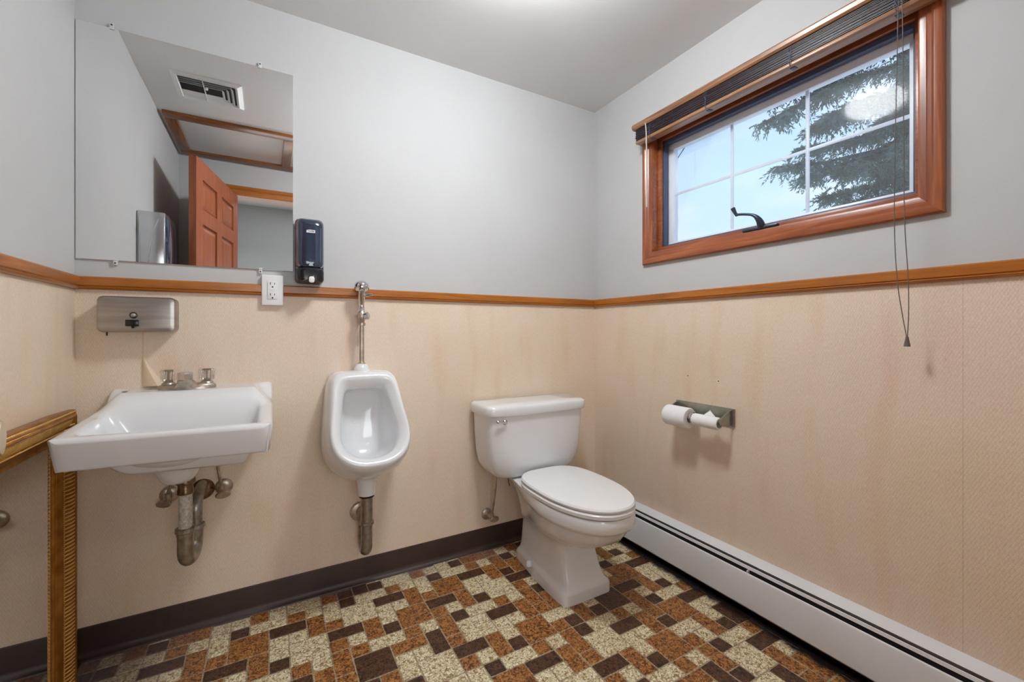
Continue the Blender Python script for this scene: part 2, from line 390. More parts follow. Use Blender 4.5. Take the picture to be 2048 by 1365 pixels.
def tube(bm, pts, r, n=12, mi=0, cap=True):
    pts = [Vector(p) for p in pts]; rs = r if isinstance(r, (list, tuple)) else [r] * len(pts)
    loops = []; prev = None
    for i, p in enumerate(pts):
        if i == 0: d = pts[1] - pts[0]
        elif i == len(pts) - 1: d = pts[-1] - pts[-2]
        else: d = (pts[i + 1] - pts[i]).normalized() + (pts[i] - pts[i - 1]).normalized()
        d.normalize()
        if prev is None: _, a, b = frame_for(d)
        else:
            a = (prev - d * prev.dot(d)).normalized(); b = a.cross(d).normalized()
        prev = a
        loops.append([p + a * (rs[i] * cos(2 * pi * k / n)) + b * (rs[i] * sin(2 * pi * k / n)) for k in range(n)])
    return loft(bm, loops, cap, cap, mi=mi)

def spline(pts, m=8):
    pts = [Vector(p) for p in pts]; out = []
    P = [pts[0] * 2 - pts[1]] + pts + [pts[-1] * 2 - pts[-2]]
    for i in range(1, len(P) - 2):
        for k in range(m):
            t = k / m; a, b, c, d = P[i - 1], P[i], P[i + 1], P[i + 2]
            out.append(0.5 * ((2 * b) + (c - a) * t + (2 * a - 5 * b + 4 * c - d) * t * t + (3 * b - a - 3 * c + d) * t ** 3))
    out.append(pts[-1]); return out

def sph(bm, c, r, sx=1, sy=1, sz=1, n=20, mi=0):
    r_ = bmesh.ops.create_uvsphere(bm, u_segments=n, v_segments=n // 2 + 2, radius=r)
    for v in r_['verts']:
        v.co = Vector((v.co.x * sx, v.co.y * sy, v.co.z * sz)) + Vector(c)
        for f in v.link_faces: f.material_index = mi
    return bm

def prism(bm, prof, a0, a1, axis, mi=0):
    """extrude a closed profile along an axis. prof in the two other coordinates, in axis order"""
    def pt(p, t):
        if axis == 'x': return (t, p[0], p[1])
        if axis == 'y': return (p[0], t, p[1])
        return (p[0], p[1], t)
    return loft(bm, [[pt(p, a0) for p in prof], [pt(p, a1) for p in prof]], mi=mi)

def sgnpow(c, p): return (1 if c >= 0 else -1) * abs(c) ** p
def sstep(a, b, x):
    t = min(1, max(0, (x - a) / (b - a))) if a != b else (1.0 if x > b else 0.0)
    return t * t * (3 - 2 * t)
def selip(cx, cy, hx, hy, n, z, N=64):
    return [(cx + hx * sgnpow(cos(2 * pi * i / N), 2 / n), cy + hy * sgnpow(sin(2 * pi * i / N), 2 / n), z) for i in range(N)]

# ================================================================== ROOM
XL, ZC, YD = -2.1333, 2.2813, -1.83
RT, RB = 1.2261, 1.1850
# walls: upper painted part (slot 0), papered part (slot 1)
def wall_two(name, fn, mats):
    bm = B(); fn(bm); return struct(link(name, bm, mats, smooth=False))
def wb(bm):
    box(bm, XL - 0.1, 0.1, 0, 0.1, -0.05, 1.205, mi=1); box(bm, XL - 0.1, 0.1, 0, 0.1, 1.205, ZC + 0.05, mi=0)
wall_back = wall_two('wall_back', wb, [M['paint'], M['paper_back']])
def wl(bm):
    box(bm, XL - 0.1, XL, YD, 0, -0.05, 1.205, mi=1); box(bm, XL - 0.1, XL, YD, 0, 1.205, ZC + 0.05, mi=0)
wall_left = wall_two('wall_left', wl, [M['paint'], M['paper_left']])
# window opening in the right wall
WY0, WY1, WZ0, WZ1 = -1.387, -0.425, 1.428, 1.985
def wr(bm):
    T = 0.13
    box(bm, 0, T, YD, 0, -0.05, 1.205, mi=1)
    box(bm, 0, T, YD, 0, 1.205, WZ0 - 0.012, mi=0); box(bm, 0, T, YD, 0, WZ1 + 0.012, ZC + 0.05, mi=0)
    box(bm, 0, T, YD, WY0 - 0.012, WZ0 - 0.012, WZ1 + 0.012, mi=0); box(bm, 0, T, WY1 + 0.012, 0, WZ0 - 0.012, WZ1 + 0.012, mi=0)
wall_right = wall_two('wall_right', wr, [M['paint'], M['paper_right']])
# door wall behind the camera, with the doorway the camera stands in
DX0, DX1, DZ = -1.815, -1.045, 2.035
def wf(bm):
    y0, y1 = YD - 0.12, YD
    box(bm, XL - 0.1, DX0 - 0.015, y0, y1, -0.05, 1.205, mi=1); box(bm, XL - 0.1, DX0 - 0.015, y0, y1, 1.205, ZC + 0.05, mi=0)
    box(bm, DX1 + 0.015, 0.13, y0, y1, -0.05, 1.205, mi=1); box(bm, DX1 + 0.015, 0.13, y0, y1, 1.205, ZC + 0.05, mi=0)
    box(bm, DX0 - 0.015, DX1 + 0.015, y0, y1, DZ + 0.015, ZC + 0.05, mi=0)
wall_front = wall_two('wall_front', wf, [M['paint'], M['paper_left']])
# hall behind the doorway
HY = -3.05
bm = B(); box(bm, XL - 0.1, 0.13, HY - 0.1, HY, -0.05, 2.40); box(bm, XL - 0.2, XL - 0.1, HY - 0.1, YD - 0.12, -0.05, 2.40); box(bm, 0.13, 0.23, HY - 0.1, YD - 0.12, -0.05, 2.40)
struct(link('wall_hall', bm, M['hall'], smooth=False))
bm = B(); box(bm, XL - 0.1, 0.13, HY, 0.1, ZC, ZC + 0.1)
ceiling = struct(link('ceiling', bm, M['ceil'], smooth=False))

# ---- floor: embossed mosaic vinyl, every piece a raised face in the one floor mesh
TY = {(1, .5): ('D', 2, 1), (2.5, 1): ('B', 1, 2), (1.5, 1.5): ('C', 1, 1), (.5, 2): ('C', 1, 2), (2, 3): ('B', 2, 2), (1.5, 4.5): ('B', 1, 1),
      (2.5, 4.5): ('C', 1, 1), (.5, 3.5): ('D', 1, 1), (0, 4.5): ('C', 2, 1), (5, 1): ('B', 2, 2), (4, 2.5): ('D', 2, 1), (5.5, 3): ('B', 1, 2),
      (4.5, 3.5): ('C', 1, 1), (3.5, 3.5): ('B', 1, 1), (4.5, 4.5): ('D', 1, 1), (3.5, 0): ('C', 1, 2), (3.5, 1.5): ('B', 1, 1)}
OV = {}
def ov(c, *keys):
    for k in keys: OV[k] = c
ov('D', ((2, 3), 1, 1), ((3.5, 1.5), 1, 2), ((4.5, 3.5), 0, 1), ((2, 3), 2, 2), ((2.5, 1), 1, 3), ((3.5, 1.5), 1, 3), ((5.5, 3), 1, 3),
   ((4.5, 3.5), -2, -1), ((5.5, 3), -2, -1), ((5, 1), -2, 1), ((3.5, 0), -4, 0), ((2.5, 1), -1, 1), ((3.5, 1.5), 0, 0))
ov('C', ((4, 2.5), 1, 2), ((5, 1), 0, 2), ((2, 3), 0, 2), ((5, 1), 1, 3), ((4, 2.5), 1, 3), ((2, 3), 2, 0), ((2, 3), 2, 1), ((2, 3), -2, -1),
   ((0.5, 3.5), -2, -1), ((3.5, 3.5), -3, -1), ((2, 3), -2, 0), ((5, 1), -2, 0), ((5, 1), -1, 1), ((2, 3), -1, 1), ((2, 3), 0, 0), ((4, 2.5), 0, 1),
   ((5.5, 3), -1, -1), ((2, 3), -1, -1))
ov('B', ((3.5, 0), 1, 2), ((0.5, 2), 2, 3), ((3.5, 0), 1, 3), ((3.5, 0), 0, 2), ((1, 0.5), 1, 3), ((0.5, 3.5), 2, 3), ((4.5, 4.5), -2, 0),
   ((3.5, 0), -2, 1), ((1, 0.5), -1, 1), ((3.5, 0), -1, 1), ((3.5, 0), 0, 1), ((3.5, 0), 0, 0))
bm = B()
box(bm, XL - 0.1, 0.13, HY, 0.1, -0.06, -0.0012, mi=0)
UX, UY, g = 0.0585, 0.0569, 0.0033
MI = {'C': 1, 'B': 2, 'D': 3}
for ca in range(-4, 4):
    for cb in range(-1, 10):
        for (cx, cy), (c, w, h) in TY.items():
            key = ((cx, cy), ca, cb)
            cc = OV.get(key)
            if cc is None:
                cc = c
                if cb > 3 or (ca < -3):
                    if (w, h) == (2, 2): cc = random.choice('BC')
            x = -0.894 + (cx + 6 * ca) * UX; y = -0.141 - (cy + 5 * cb) * UY
            x0, x1, y0, y1 = x - w * UX / 2 + g, x + w * UX / 2 - g, y - h * UY / 2 + g, y + h * UY / 2 - g
            if x0 > 0.1 or x1 < XL - 0.05 or y0 > 0.05 or y1 < YD - 0.1: continue
            j = lambda: random.uniform(-0.0012, 0.0012)
            k = 0.0025
            top = [(x0 + k + j(), y0 + j(), 0), (x1 - k + j(), y0 + j(), 0), (x1 + j(), y0 + k + j(), 0), (x1 + j(), y1 - k + j(), 0),
                   (x1 - k + j(), y1 + j(), 0), (x0 + k + j(), y1 + j(), 0), (x0 + j(), y1 - k + j(), 0), (x0 + j(), y0 + k + j(), 0)]
            vt = [bm.verts.new(p) for p in top]; vb = [bm.verts.new((p[0] + (0.0012 if p[0] > x else -0.0012), p[1] + (0.0012 if p[1] > y else -0.0012), -0.0013)) for p in top]
            f = bm.faces.new(vt); f.material_index = MI[cc]
            for i in range(8):
                f = bm.faces.new((vt[i], vb[i], vb[(i + 1) % 8], vt[(i + 1) % 8])); f.material_index = MI[cc]
floor = struct(link('floor', bm, [M['grout'], M['cream'], M['brown'], M['dark']], smooth=False))

# ---- cove base (brown vinyl, curved toe)
def cove_prof(d=1):
    return [(0, 0.1), (-0.0035, 0.0995), (-0.0045, 0.097), (-0.0045, 0.024), (-0.007, 0.014), (-0.012, 0.007), (-0.019, 0.0035), (-0.021, 0.0), (0, 0)]
bm = B(); prism(bm, cove_prof(), XL, -0.072, 'x'); 
# the sheet was cut with a lower top edge left of the toilet
struct(link('baseboard_back', bm, M['cove'], smooth=True, sharp=30))
bm = B(); prism(bm, [(XL - p[0], p[1]) for p in cove_prof()], YD, -0.005, 'y'); struct(link('baseboard_left', bm, M['cove'], sharp=30))

# ---- chair rail
def rail_prof():   # (out from the wall, z)
    return [(0, RT), (0.013, RT), (0.0175, RT - 0.004), (0.0175, RB + 0.013), (0.0135, RB + 0.010), (0.0155, RB + 0.007), (0.0135, RB + 0.004), (0.009, RB + 0.001), (0.006, RB), (0, RB)]
# back: broken where the outlet is let into it
OX0, OX1 = -1.620, -1.5485
for i, (a, b) in enumerate(((XL, OX0 - 0.001), (OX1 + 0.001, 0))):
    bm = B(); prism(bm, [(-p, z) for p, z in rail_prof()], a, b, 'x'); struct(link('trim_%d' % (i + 1), bm, M['oak_x'], sharp=30))
bm = B(); prism(bm, [(-p, z) for p, z in rail_prof()], YD, 0, 'y'); struct(link('trim_3', bm, M['oak_y'], sharp=30))
bm = B(); prism(bm, [(XL + p, z) for p, z in rail_prof()], YD, 0, 'y'); struct(link('trim_4', bm, M['oak_y'], sharp=30))

# ================================================================== WINDOW
win = struct(empty('window_1', (0.03, (WY0 + WY1) / 2, WZ0)))
def casing(bm, y0, y1, z0, z1, w=0.056, top=True):
    """mitred moulded casing round an opening; profile across the width"""
    prof = [(0, 0.0), (0, 0.009), (0.006, 0.012), (0.018, 0.013), (0.022, 0.016), (0.030, 0.0155), (0.036, 0.020), (0.046, 0.0205), (0.052, 0.019), (w, 0.015), (w, 0.0)]
    loops = []
    for cy, cz, sy, sz in ((y0, z0, -1, -1), (y1, z0, 1, -1), (y1, z1, 1, 1), (y0, z1, -1, 1), (y0, z0, -1, -1)):
        loops.append([(-t, cy + sy * o, cz + sz * o) for o, t in prof])
    loft(bm, loops, False, False)
    for f in bm.faces:
        c = f.calc_center_median(); oy = max(y0 - c.y, c.y - y1, 0); oz = max(z0 - c.z, c.z - z1, 0)
        f.material_index = 1 if oy > oz else 0
bm = B(); casing(bm, WY0, WY1, WZ0, WZ1)
fr = link('window_frame', bm, [M['red_y'], M['red_z']], win, sharp=25)
bm = B()   # jamb boards
d0, d1 = -0.004, 0.075
box(bm, d0, d1, WY0 - 0.012, WY1 + 0.012, WZ0 - 0.012, WZ0 + 0.002, 0.001); box(bm, d0, d1, WY0 - 0.012, WY1 + 0.012, WZ1 - 0.002, WZ1 + 0.012, 0.001)
box(bm, d0, d1, WY0 - 0.012, WY0 + 0.002, WZ0, WZ1, 0.001); box(bm, d0, d1, WY1 - 0.002, WY1 + 0.012, WZ0, WZ1, 0.001)
link('jamb', bm, M['red_y'], win)
def rect_frame(bm, x0, x1, y0, y1, z0, z1, w, bev=0.0015):
    """four mitre-less bars, inner opening y0..y1, z0..z1, outward width w"""
    box(bm, x0, x1, y0 - w, y1 + w, z0 - w, z0, bev); box(bm, x0, x1, y0 - w, y1 + w, z1, z1 + w, bev)
    box(bm, x0, x1, y0 - w, y0, z0, z1, bev); box(bm, x0, x1, y1, y1 + w, z0, z1, bev)
bm = B(); rect_frame(bm, 0.028, 0.044, WY0 + 0.018, WY1 - 0.020, WZ0 + 0.022, WZ1 - 0.030, 0.028)
link('window_stop', bm, M['red_y'], win)
bm = B(); rect_frame(bm, 0.046, 0.070, WY0 + 0.028, WY1 - 0.028, WZ0 + 0.032, WZ1 - 0.046, 0.030); link('gasket', bm, M['gasket'], win)
SX = 0.092
sash = link('sash', (lambda b: (rect_frame(b, 0.076, 0.108, WY0 + 0.046, WY1 - 0.052, WZ0 + 0.046, WZ1 - 0.070, 0.05), b)[1])(B()), M['white_vinyl'], win)
GY0, GY1, GZ0, GZ1 = WY0 + 0.044, WY1 - 0.050, WZ0 + 0.044, WZ1 - 0.068
bm = B()
for f in (1 / 3, 2 / 3):
    yy = GY0 + (GY1 - GY0) * f; box(bm, SX - 0.004, SX + 0.004, yy - 0.0055, yy + 0.0055, GZ0, GZ1, 0.001)
zz = 1.702; box(bm, SX - 0.0035, SX + 0.0035, GY0, GY1, zz - 0.0055, zz + 0.0055, 0.001)
link('muntin', bm, M['white_vinyl'], win)
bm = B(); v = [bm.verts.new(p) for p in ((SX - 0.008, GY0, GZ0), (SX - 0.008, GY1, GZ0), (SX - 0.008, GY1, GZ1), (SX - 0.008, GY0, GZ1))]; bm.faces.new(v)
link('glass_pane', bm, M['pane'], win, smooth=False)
# crank on the lower stop
bm = B(); box(bm, -0.012, 0.006, -1.003, -0.872, WZ0 + 0.002, WZ0 + 0.012, 0.003)
crank_base = link('crank_base', bm, M['crank'], win)
bm = B()
cp = spline([(-0.002, -0.944, WZ0 + 0.008), (-0.018, -0.942, WZ0 + 0.034), (-0.026, -0.925, WZ0 + 0.055), (-0.030, -0.890, WZ0 + 0.066), (-0.032, -0.866, WZ0 + 0.070)], 6)
n_ = len(cp); tube(bm, cp, [0.014 - 0.009 * sstep(0, 0.6, i / n_) for i in range(n_)], 10)
tube(bm, [(-0.032, -0.866, WZ0 + 0.066), (-0.034, -0.860, WZ0 + 0.076), (-0.036, -0.851, WZ0 + 0.097)], [0.006, 0.006, 0.0085], 10)
link('crank_handle', bm, M['crank'], crank_base)

# ---- blind, raised, over the head casing
bl = thing('window_blind', 'raised dark wood slat blind bunched at the top of the window', 'blind', (-0.05, -0.905, 2.0))
BY0, BY1 = -1.475, -0.366
bm = B(); prism(bm, [(-0.022, 2.010), (-0.078, 2.010), (-0.084, 2.016), (-0.086, 2.028), (-0.080, 2.036), (-0.070, 2.040), (-0.022, 2.040)], BY0 - 0.012, BY1 - 0.002 + 0.0, 'y')
link('valance', bm, M['blindwood'], bl, sharp=30)
bm = B()
zt = 2.008; ns = 12
for i in range(ns):
    z = zt - 0.0005 - i * 0.0042; dx = random.uniform(-0.0015, 0.0015); dy = random.uniform(-0.003, 0.003)
    prism(bm, [(-0.026 + dx, z), (-0.048 + dx, z + 0.0012), (-0.072 + dx, z), (-0.072 + dx, z - 0.0026), (-0.048 + dx, z - 0.0014), (-0.026 + dx, z - 0.0026)], BY0 + dy, BY1 - 0.014 + dy, 'y')
o = link('slats', bm, M['slat'], bl, smooth=False)
bz = zt - ns * 0.0042
bm = B(); box(bm, -0.073, -0.026, BY0, BY1 - 0.014, bz - 0.016, bz - 0.001, 0.004); link('bottom_rail', bm, M['blindwood'], bl)
for yy in (-0.47, -0.76, -1.08, -1.36):
    bm = B()
    for q in (-0.003, 0.003):
        tube(bm, spline([(-0.0735, yy + q, 2.008), (-0.0775, yy + q * 1.5, 1.99), (-0.0750, yy - q, 1.975), (-0.0775, yy + q, bz), (-0.0745, yy, bz - 0.017)], 4), 0.0009, 6)
    box(bm, -0.060, -0.040, yy - 0.008, yy + 0.008, bz - 0.0185, bz - 0.0155, 0.001)
    link('ladder_cord', bm, M['gasket'], bl)
bm = B(); tube(bm, spline([(-0.078, -0.447, 2.018), (-0.086, -0.456, 2.000), (-0.086, -0.460, 1.96), (-0.085, -0.461, 1.80), (-0.084, -0.461, 1.622)], 6), 0.0028, 8)
link('tilt_wand', bm, M['wand'], bl)
bm = B()
tube(bm, spline([(-0.088, -1.371, 2.012), (-0.088, -1.369, 1.90), (-0.086, -1.363, 1.60), (-0.084, -1.360, 1.36), (-0.070, -1.361, 1.20), (-0.060, -1.369, 1.10), (-0.055, -1.3775, 1.03)], 8), 0.0012, 6)
tube(bm, spline([(-0.088, -1.377, 2.012), (-0.088, -1.379, 1.90), (-0.086, -1.381, 1.60), (-0.084, -1.382, 1.36), (-0.070, -1.385, 1.20), (-0.060, -1.383, 1.10), (-0.055, -1.3785, 1.03)], 8), 0.0012, 6)
lc = link('lift_cord', bm, M['cord'], bl)
bm = B(); lathe(bm, [(0.002, 0.014), (0.0035, 0.012), (0.004, 0.008), (0.007, -0.010), (0.0075, -0.014), (0.005, -0.0145)], (-0.055, -1.378, 1.022), (0, 0, 1), 12)
link('tassel', bm, M['cord'], lc)

# ================================================================== UNFRAMED WALL MIRROR
mr = thing('wall_mirror', 'large unframed rectangular mirror held on the white wall by clear plastic clips', 'mirror', (-1.82, 0, 1.28))
MX0, MX1, MZ0, MZ1 = -2.1310, -1.5140, 1.2820, 2.0440
bm = B(); box(bm, MX0, MX1, -0.006, -0.001, MZ0, MZ1, 0.0008, 1)
link('glass', bm, M['mirror'], mr, smooth=False)
M['clip'] = simple('clear_plastic_clip', S(214, 216, 218), 0.2, var=0.04)
def mclip(x, z, s):
    bm = B(); box(bm, x - 0.006, x + 0.006, -0.010, -0.0005, min(z, z + s * 0.015), max(z, z + s * 0.015), 0.002)
    box(bm, x - 0.006, x + 0.006, -0.0105, -0.0065, min(z - s * 0.006, z), max(z - s * 0.006, z), 0.001)
    c = link('clip', bm, M['clip'], mr)
    bm = B(); lathe(bm, [(0.0028, 0), (0.0022, 0.0015), (0.0005, 0.002)], (x, -0.010, z + s * 0.008), (0, -1, 0), 10); link('screw', bm, M['greyslot'], c)
mclip(-2.0433, MZ1, 1); mclip(-1.6253, MZ1, 1); mclip(-2.0346, MZ0, -1); mclip(-1.6237, MZ0, -1)

# ================================================================== OUTLET
ot = thing('wall_outlet', 'white double outlet cover plate cut into the orange wood rail under the mirror', 'outlet', (-1.584, 0, 1.148))
OZ0, OZ1 = 1.148, 1.262
bm = B(); box(bm, OX0, OX1, -0.020, 0, OZ0, OZ1, 0.003, 3); link('cover_plate', bm, M['whitepl'], ot)
bm = B(); ocx = (OX0 + OX1) / 2; ocz = (OZ0 + OZ1) / 2
box(bm, ocx - 0.0165, ocx + 0.0165, -0.0235, -0.019, ocz - 0.0335, ocz + 0.0335, 0.0012)
rc = link('receptacle', bm, M['whitepl'], ot)
for s in (1, -1):
    zc = ocz + s * 0.0205
    bm = B(); box(bm, ocx - 0.0080, ocx - 0.0058, -0.0239, -0.0233, zc + 0.000, zc + 0.0085); link('slot', bm, M['matblack'], rc, smooth=False)
    bm = B(); box(bm, ocx + 0.0058, ocx + 0.0078, -0.0239, -0.0233, zc + 0.001, zc + 0.0075); link('slot', bm, M['matblack'], rc, smooth=False)
    bm = B(); lathe(bm, [(0.0028, 0), (0.0028, 0.0006)], (ocx, -0.0233, zc - 0.0085), (0, -1, 0), 12); link('slot', bm, M['matblack'], rc, smooth=False)
bm = B(); box(bm, ocx - 0.007, ocx + 0.007, -0.0243, -0.0233, ocz + 0.0005, ocz + 0.0035, 0.0004); box(bm, ocx - 0.007, ocx + 0.007, -0.0243, -0.0233, ocz - 0.0045, ocz - 0.0015, 0.0004)
link('test_button', bm, M['enamel'], rc)

# ================================================================== SOAP DISPENSERS
def text_mesh(name, s, size, mat, parent, M4):
    c = bpy.data.curves.new(name, 'FONT'); c.body = s; c.size = size; c.extrude = 0.0002; c.align_x = 'CENTER'; c.align_y = 'CENTER'
    t = bpy.data.objects.new(name + '_tmp', c); COL.objects.link(t)
    dg = bpy.context.evaluated_depsgraph_get(); dg.update()
    me = bpy.data.meshes.new_from_object(t.evaluated_get(dg)); bpy.data.objects.remove(t)
    me.name = name; me.materials.clear(); me.materials.append(mat); me.transform(M4)
    o = bpy.data.objects.new(name, me); COL.objects.link(o); o.parent = parent; o.matrix_parent_inverse = parent.matrix_basis.inverted(); return o
WALLTXT = Matrix.Rotation(pi / 2, 4, 'X')
sd = thing('soap_dispenser', 'tall black soap dispenser with smoked blue window on white wall beside the mirror', 'soap dispenser', (-1.458, 0, 1.24))
DXc = -1.4585
def rr_loop(cx, hx, z0, z1, r, y, N=10):
    out = []
    for (sx, sz, a0) in ((1, 1, 0), (-1, 1, pi / 2), (-1, -1, pi), (1, -1, 3 * pi / 2)):
        ccx, ccz = cx + sx * (hx - r), (z1 - r if sz > 0 else z0 + r)
        for k in range(N + 1):
            a = a0 + (pi / 2) * k / N; out.append((ccx + r * cos(a), y, ccz + r * sin(a)))
    return out
Z0, Z1 = 1.236, 1.484
bm = B()
loft(bm, [rr_loop(DXc, 0.0500, Z0, Z1, 0.018, 0), rr_loop(DXc, 0.0505, Z0 - 0.001, Z1 + 0.001, 0.018, -0.030), rr_loop(DXc, 0.0495, Z0, Z1, 0.018, -0.036),
          rr_loop(DXc, 0.0475, Z0 + 0.002, Z1 - 0.003, 0.020, -0.042)])
link('back_shell', bm, M['black'], sd)
bm = B()   # bulging front cover
loft(bm, [rr_loop(DXc, 0.0480, 1.290, Z1 - 0.002, 0.018, -0.040), rr_loop(DXc, 0.0475, 1.290, Z1 - 0.004, 0.020, -0.066), rr_loop(DXc, 0.0440, 1.2905, Z1 - 0.010, 0.022, -0.084),
          rr_loop(DXc, 0.0370, 1.292, Z1 - 0.018, 0.022, -0.094), rr_loop(DXc, 0.0250, 1.296, Z1 - 0.032, 0.018, -0.0985), rr_loop(DXc, 0.010, 1.31, Z1 - 0.05, 0.008, -0.0995)])
cv = link('window_cover', bm, M['smoke'], sd)
bm = B(); loft(bm, [rr_loop(DXc, 0.0480, 1.236, 1.291, 0.014, -0.040), rr_loop(DXc, 0.0475, 1.236, 1.291, 0.014, -0.068), rr_loop(DXc, 0.0440, 1.237, 1.291, 0.014, -0.086), rr_loop(DXc, 0.036, 1.239, 1.290, 0.014, -0.093), rr_loop(DXc, 0.02, 1.246, 1.284, 0.010, -0.095)])
link('lower_shell', bm, M['black'], sd)
bm = B(); loft(bm, [rr_loop(DXc + 0.002, 0.0125, 1.230, 1.260, 0.009, -0.090), rr_loop(DXc + 0.002, 0.0125, 1.230, 1.260, 0.009, -0.1005), rr_loop(DXc + 0.002, 0.0110, 1.232, 1.258, 0.008, -0.102)])
pb = link('button_surround', bm, M['black'], sd)
bm = B(); loft(bm, [rr_loop(DXc + 0.002, 0.0098, 1.2325, 1.2565, 0.007, -0.100), rr_loop(DXc + 0.002, 0.0095, 1.233, 1.256, 0.007, -0.1045), rr_loop(DXc + 0.002, 0.0078, 1.235, 1.254, 0.006, -0.106)])
link('push_button', bm, M['whitepl'], pb)
bm = B(); lz = 1.426
v = [bm.verts.new(p) for p in ((DXc - 0.016, -0.1002, lz - 0.006), (DXc + 0.014, -0.1002, lz - 0.006), (DXc + 0.014, -0.1002, lz + 0.005), (DXc - 0.006, -0.1002, lz + 0.0055), (DXc - 0.015, -0.1002, lz + 0.0035))]
f = bm.faces.new(v); r_ = bmesh.ops.extrude_face_region(bm, geom=[f]); bmesh.ops.translate(bm, verts=[q for q in r_['geom'] if isinstance(q, bmesh.types.BMVert)], vec=(0, -0.0004, 0))
lb = link('logo_label', bm, M['whitepl'], cv, smooth=False)
text_mesh('logo_text', 'TORK', 0.0098, M['black'], cv, Matrix.Translation((DXc - 0.0005, -0.1009, lz - 0.0002)) @ WALLTXT)
M['faint'] = simple('faint_blue_print', S(62, 72, 92), 0.5)
text_mesh('small_text', 'Tork', 0.010, M['faint'], cv, Matrix.Translation((DXc + 0.004, -0.1000, 1.318)) @ WALLTXT)

ms = thing('steel_soap_dispenser', 'horizontal stainless steel soap dispenser with black push valve above the sink', 'soap dispenser', (-1.97, 0, 1.05))
SX0, SX1, SZ0, SZ1 = -2.066, -1.869, 1.047, 1.162
scx, shx = (SX0 + SX1) / 2, (SX1 - SX0) / 2
bm = B()
loft(bm, [rr_loop(scx, shx, SZ0, SZ1, 0.016, 0), rr_loop(scx, shx, SZ0, SZ1, 0.016, -0.060), rr_loop(scx, shx - 0.003, SZ0 + 0.003, SZ1 - 0.003, 0.014, -0.068), rr_loop(scx, shx - 0.012, SZ0 + 0.012, SZ1 - 0.012, 0.010, -0.070)])
link('tank_body', bm, M['steel'], ms)
bm = B(); lathe(bm, [(0.0095, 0), (0.0105, 0.002), (0.0095, 0.004), (0.0072, 0.0045)], (-1.976, -0.069, 1.1015), (0, -1, 0), 24)
wn = link('sight_window_ring', bm, M['black'], ms)
bm = B(); lathe(bm, [(0.0068, 0.0044), (0.004, 0.006), (0.0005, 0.0064)], (-1.976, -0.069, 1.1015), (0, -1, 0), 20); link('sight_lens', bm, M['aged'], wn)
bm = B(); box(bm, -1.993, -1.960, -0.088, -0.068, 1.066, 1.087, 0.002); pv = link('push_valve', bm, M['black'], ms)
bm = B(); lathe(bm, [(0.004, 0), (0.004, 0.005), (0.0025, 0.007)], (-1.976, -0.078, 1.067), (0, 0, -1), 12); link('spout', bm, M['black'], pv)
bm = B(); box(bm, -2.046, -2.042, -0.056, -0.050, 1.036, 1.049, 0.0008); link('lock_pin', bm, M['black'], ms)

# ================================================================== SINK
CX = -1.820
sk = thing('wall_sink', 'white rectangular wall hung porcelain sink with clear knob faucet', 'sink', (CX, 0, 0.62))
XS0, XS1 = -2.046, -1.586
def axis_samples(n, r=0.014, m=6):
    inner = [r + (1 - 2 * r) * i / n for i in range(n + 1)]
    lo = [r * (1 - cos(pi / 2 * i / m)) for i in range(m)]; hi = [1 - r * (1 - cos(pi / 2 * i / m)) for i in range(m)][::-1]
    return lo + inner + hi
US = axis_samples(56, 0.028, 6); VS = [i / 40 * 0.94 for i in range(41)] + [1 - 0.06 * (1 - sin(pi / 2 * i / 8)) for i in range(1, 9)]
VS = sorted(set(round(v, 6) for v in VS))
RND = 0.013
def sink_xy(u, v, bottom=False):
    hw = (XS1 - XS0) / 2; cx = (XS0 + XS1) / 2; depth = 0.455 + 0.040 * u
    x = (2 * u - 1) * hw; y = -v * depth
    # rounded front corners
    r = 0.024; ex = hw - abs(x); ey = depth + y
    if ex < r and ey < r:
        qx, qy = (r - ex) / r, (r - ey) / r; m = max(qx, qy); L = sqrt(qx * qx + qy * qy)
        if L > 1e-6:
            s = m / L; x = (hw - r + qx * s * r) * (1 if x > 0 else -1); y = -(depth - r + qy * s * r)
    x -= 0.013 * v * (1 - u)
    if bottom:
        x *= 0.965; y = y * 0.965
    return cx + x, y
def sink_top(u, v):
    x, y = sink_xy(u, v); hw = (XS1 - XS0) / 2; cx = (XS0 + XS1) / 2
    dside = hw - abs(x + 0.013 * v * (1 - u) - cx); depth = 0.455 + 0.040 * u; dfront = depth + y
    rim = 0.808 - 0.020 * sstep(-0.20, -0.46, y)
    rim = 0.808 - 0.017 * min(1, max(0, (-y - 0.18) / 0.28))
    deck = (1 - sstep(0.140, 0.225, -y))
    side = 1 - (1 - sstep(0.0, 0.060, dside)) * sstep(0.0, 0.075, -y)
    z = rim + (0.859 - rim) * deck * side
    # basin
    ox0, ox1, oy0, oy1 = -2.015, -1.622, -(depth - 0.034), -0.196
    dl, dr, df, db = (x - ox0) / 0.115, (ox1 - x) / 0.045, (y - oy0) / 0.040, (oy1 - y) / 0.060
    def sat(t): return min(1.0, max(0.0, t))
    m = 1
    for q in (dl, dr, df, db): m *= (1 - (1 - sat(q)) ** 2.2) if q > 0 else 0
    z -= 0.125 * m
    # rounded outer edge
    d = min(dside, dfront)
    if d < RND: z -= RND - sqrt(max(0, RND ** 2 - (RND - d) ** 2))
    return (x, y, z)
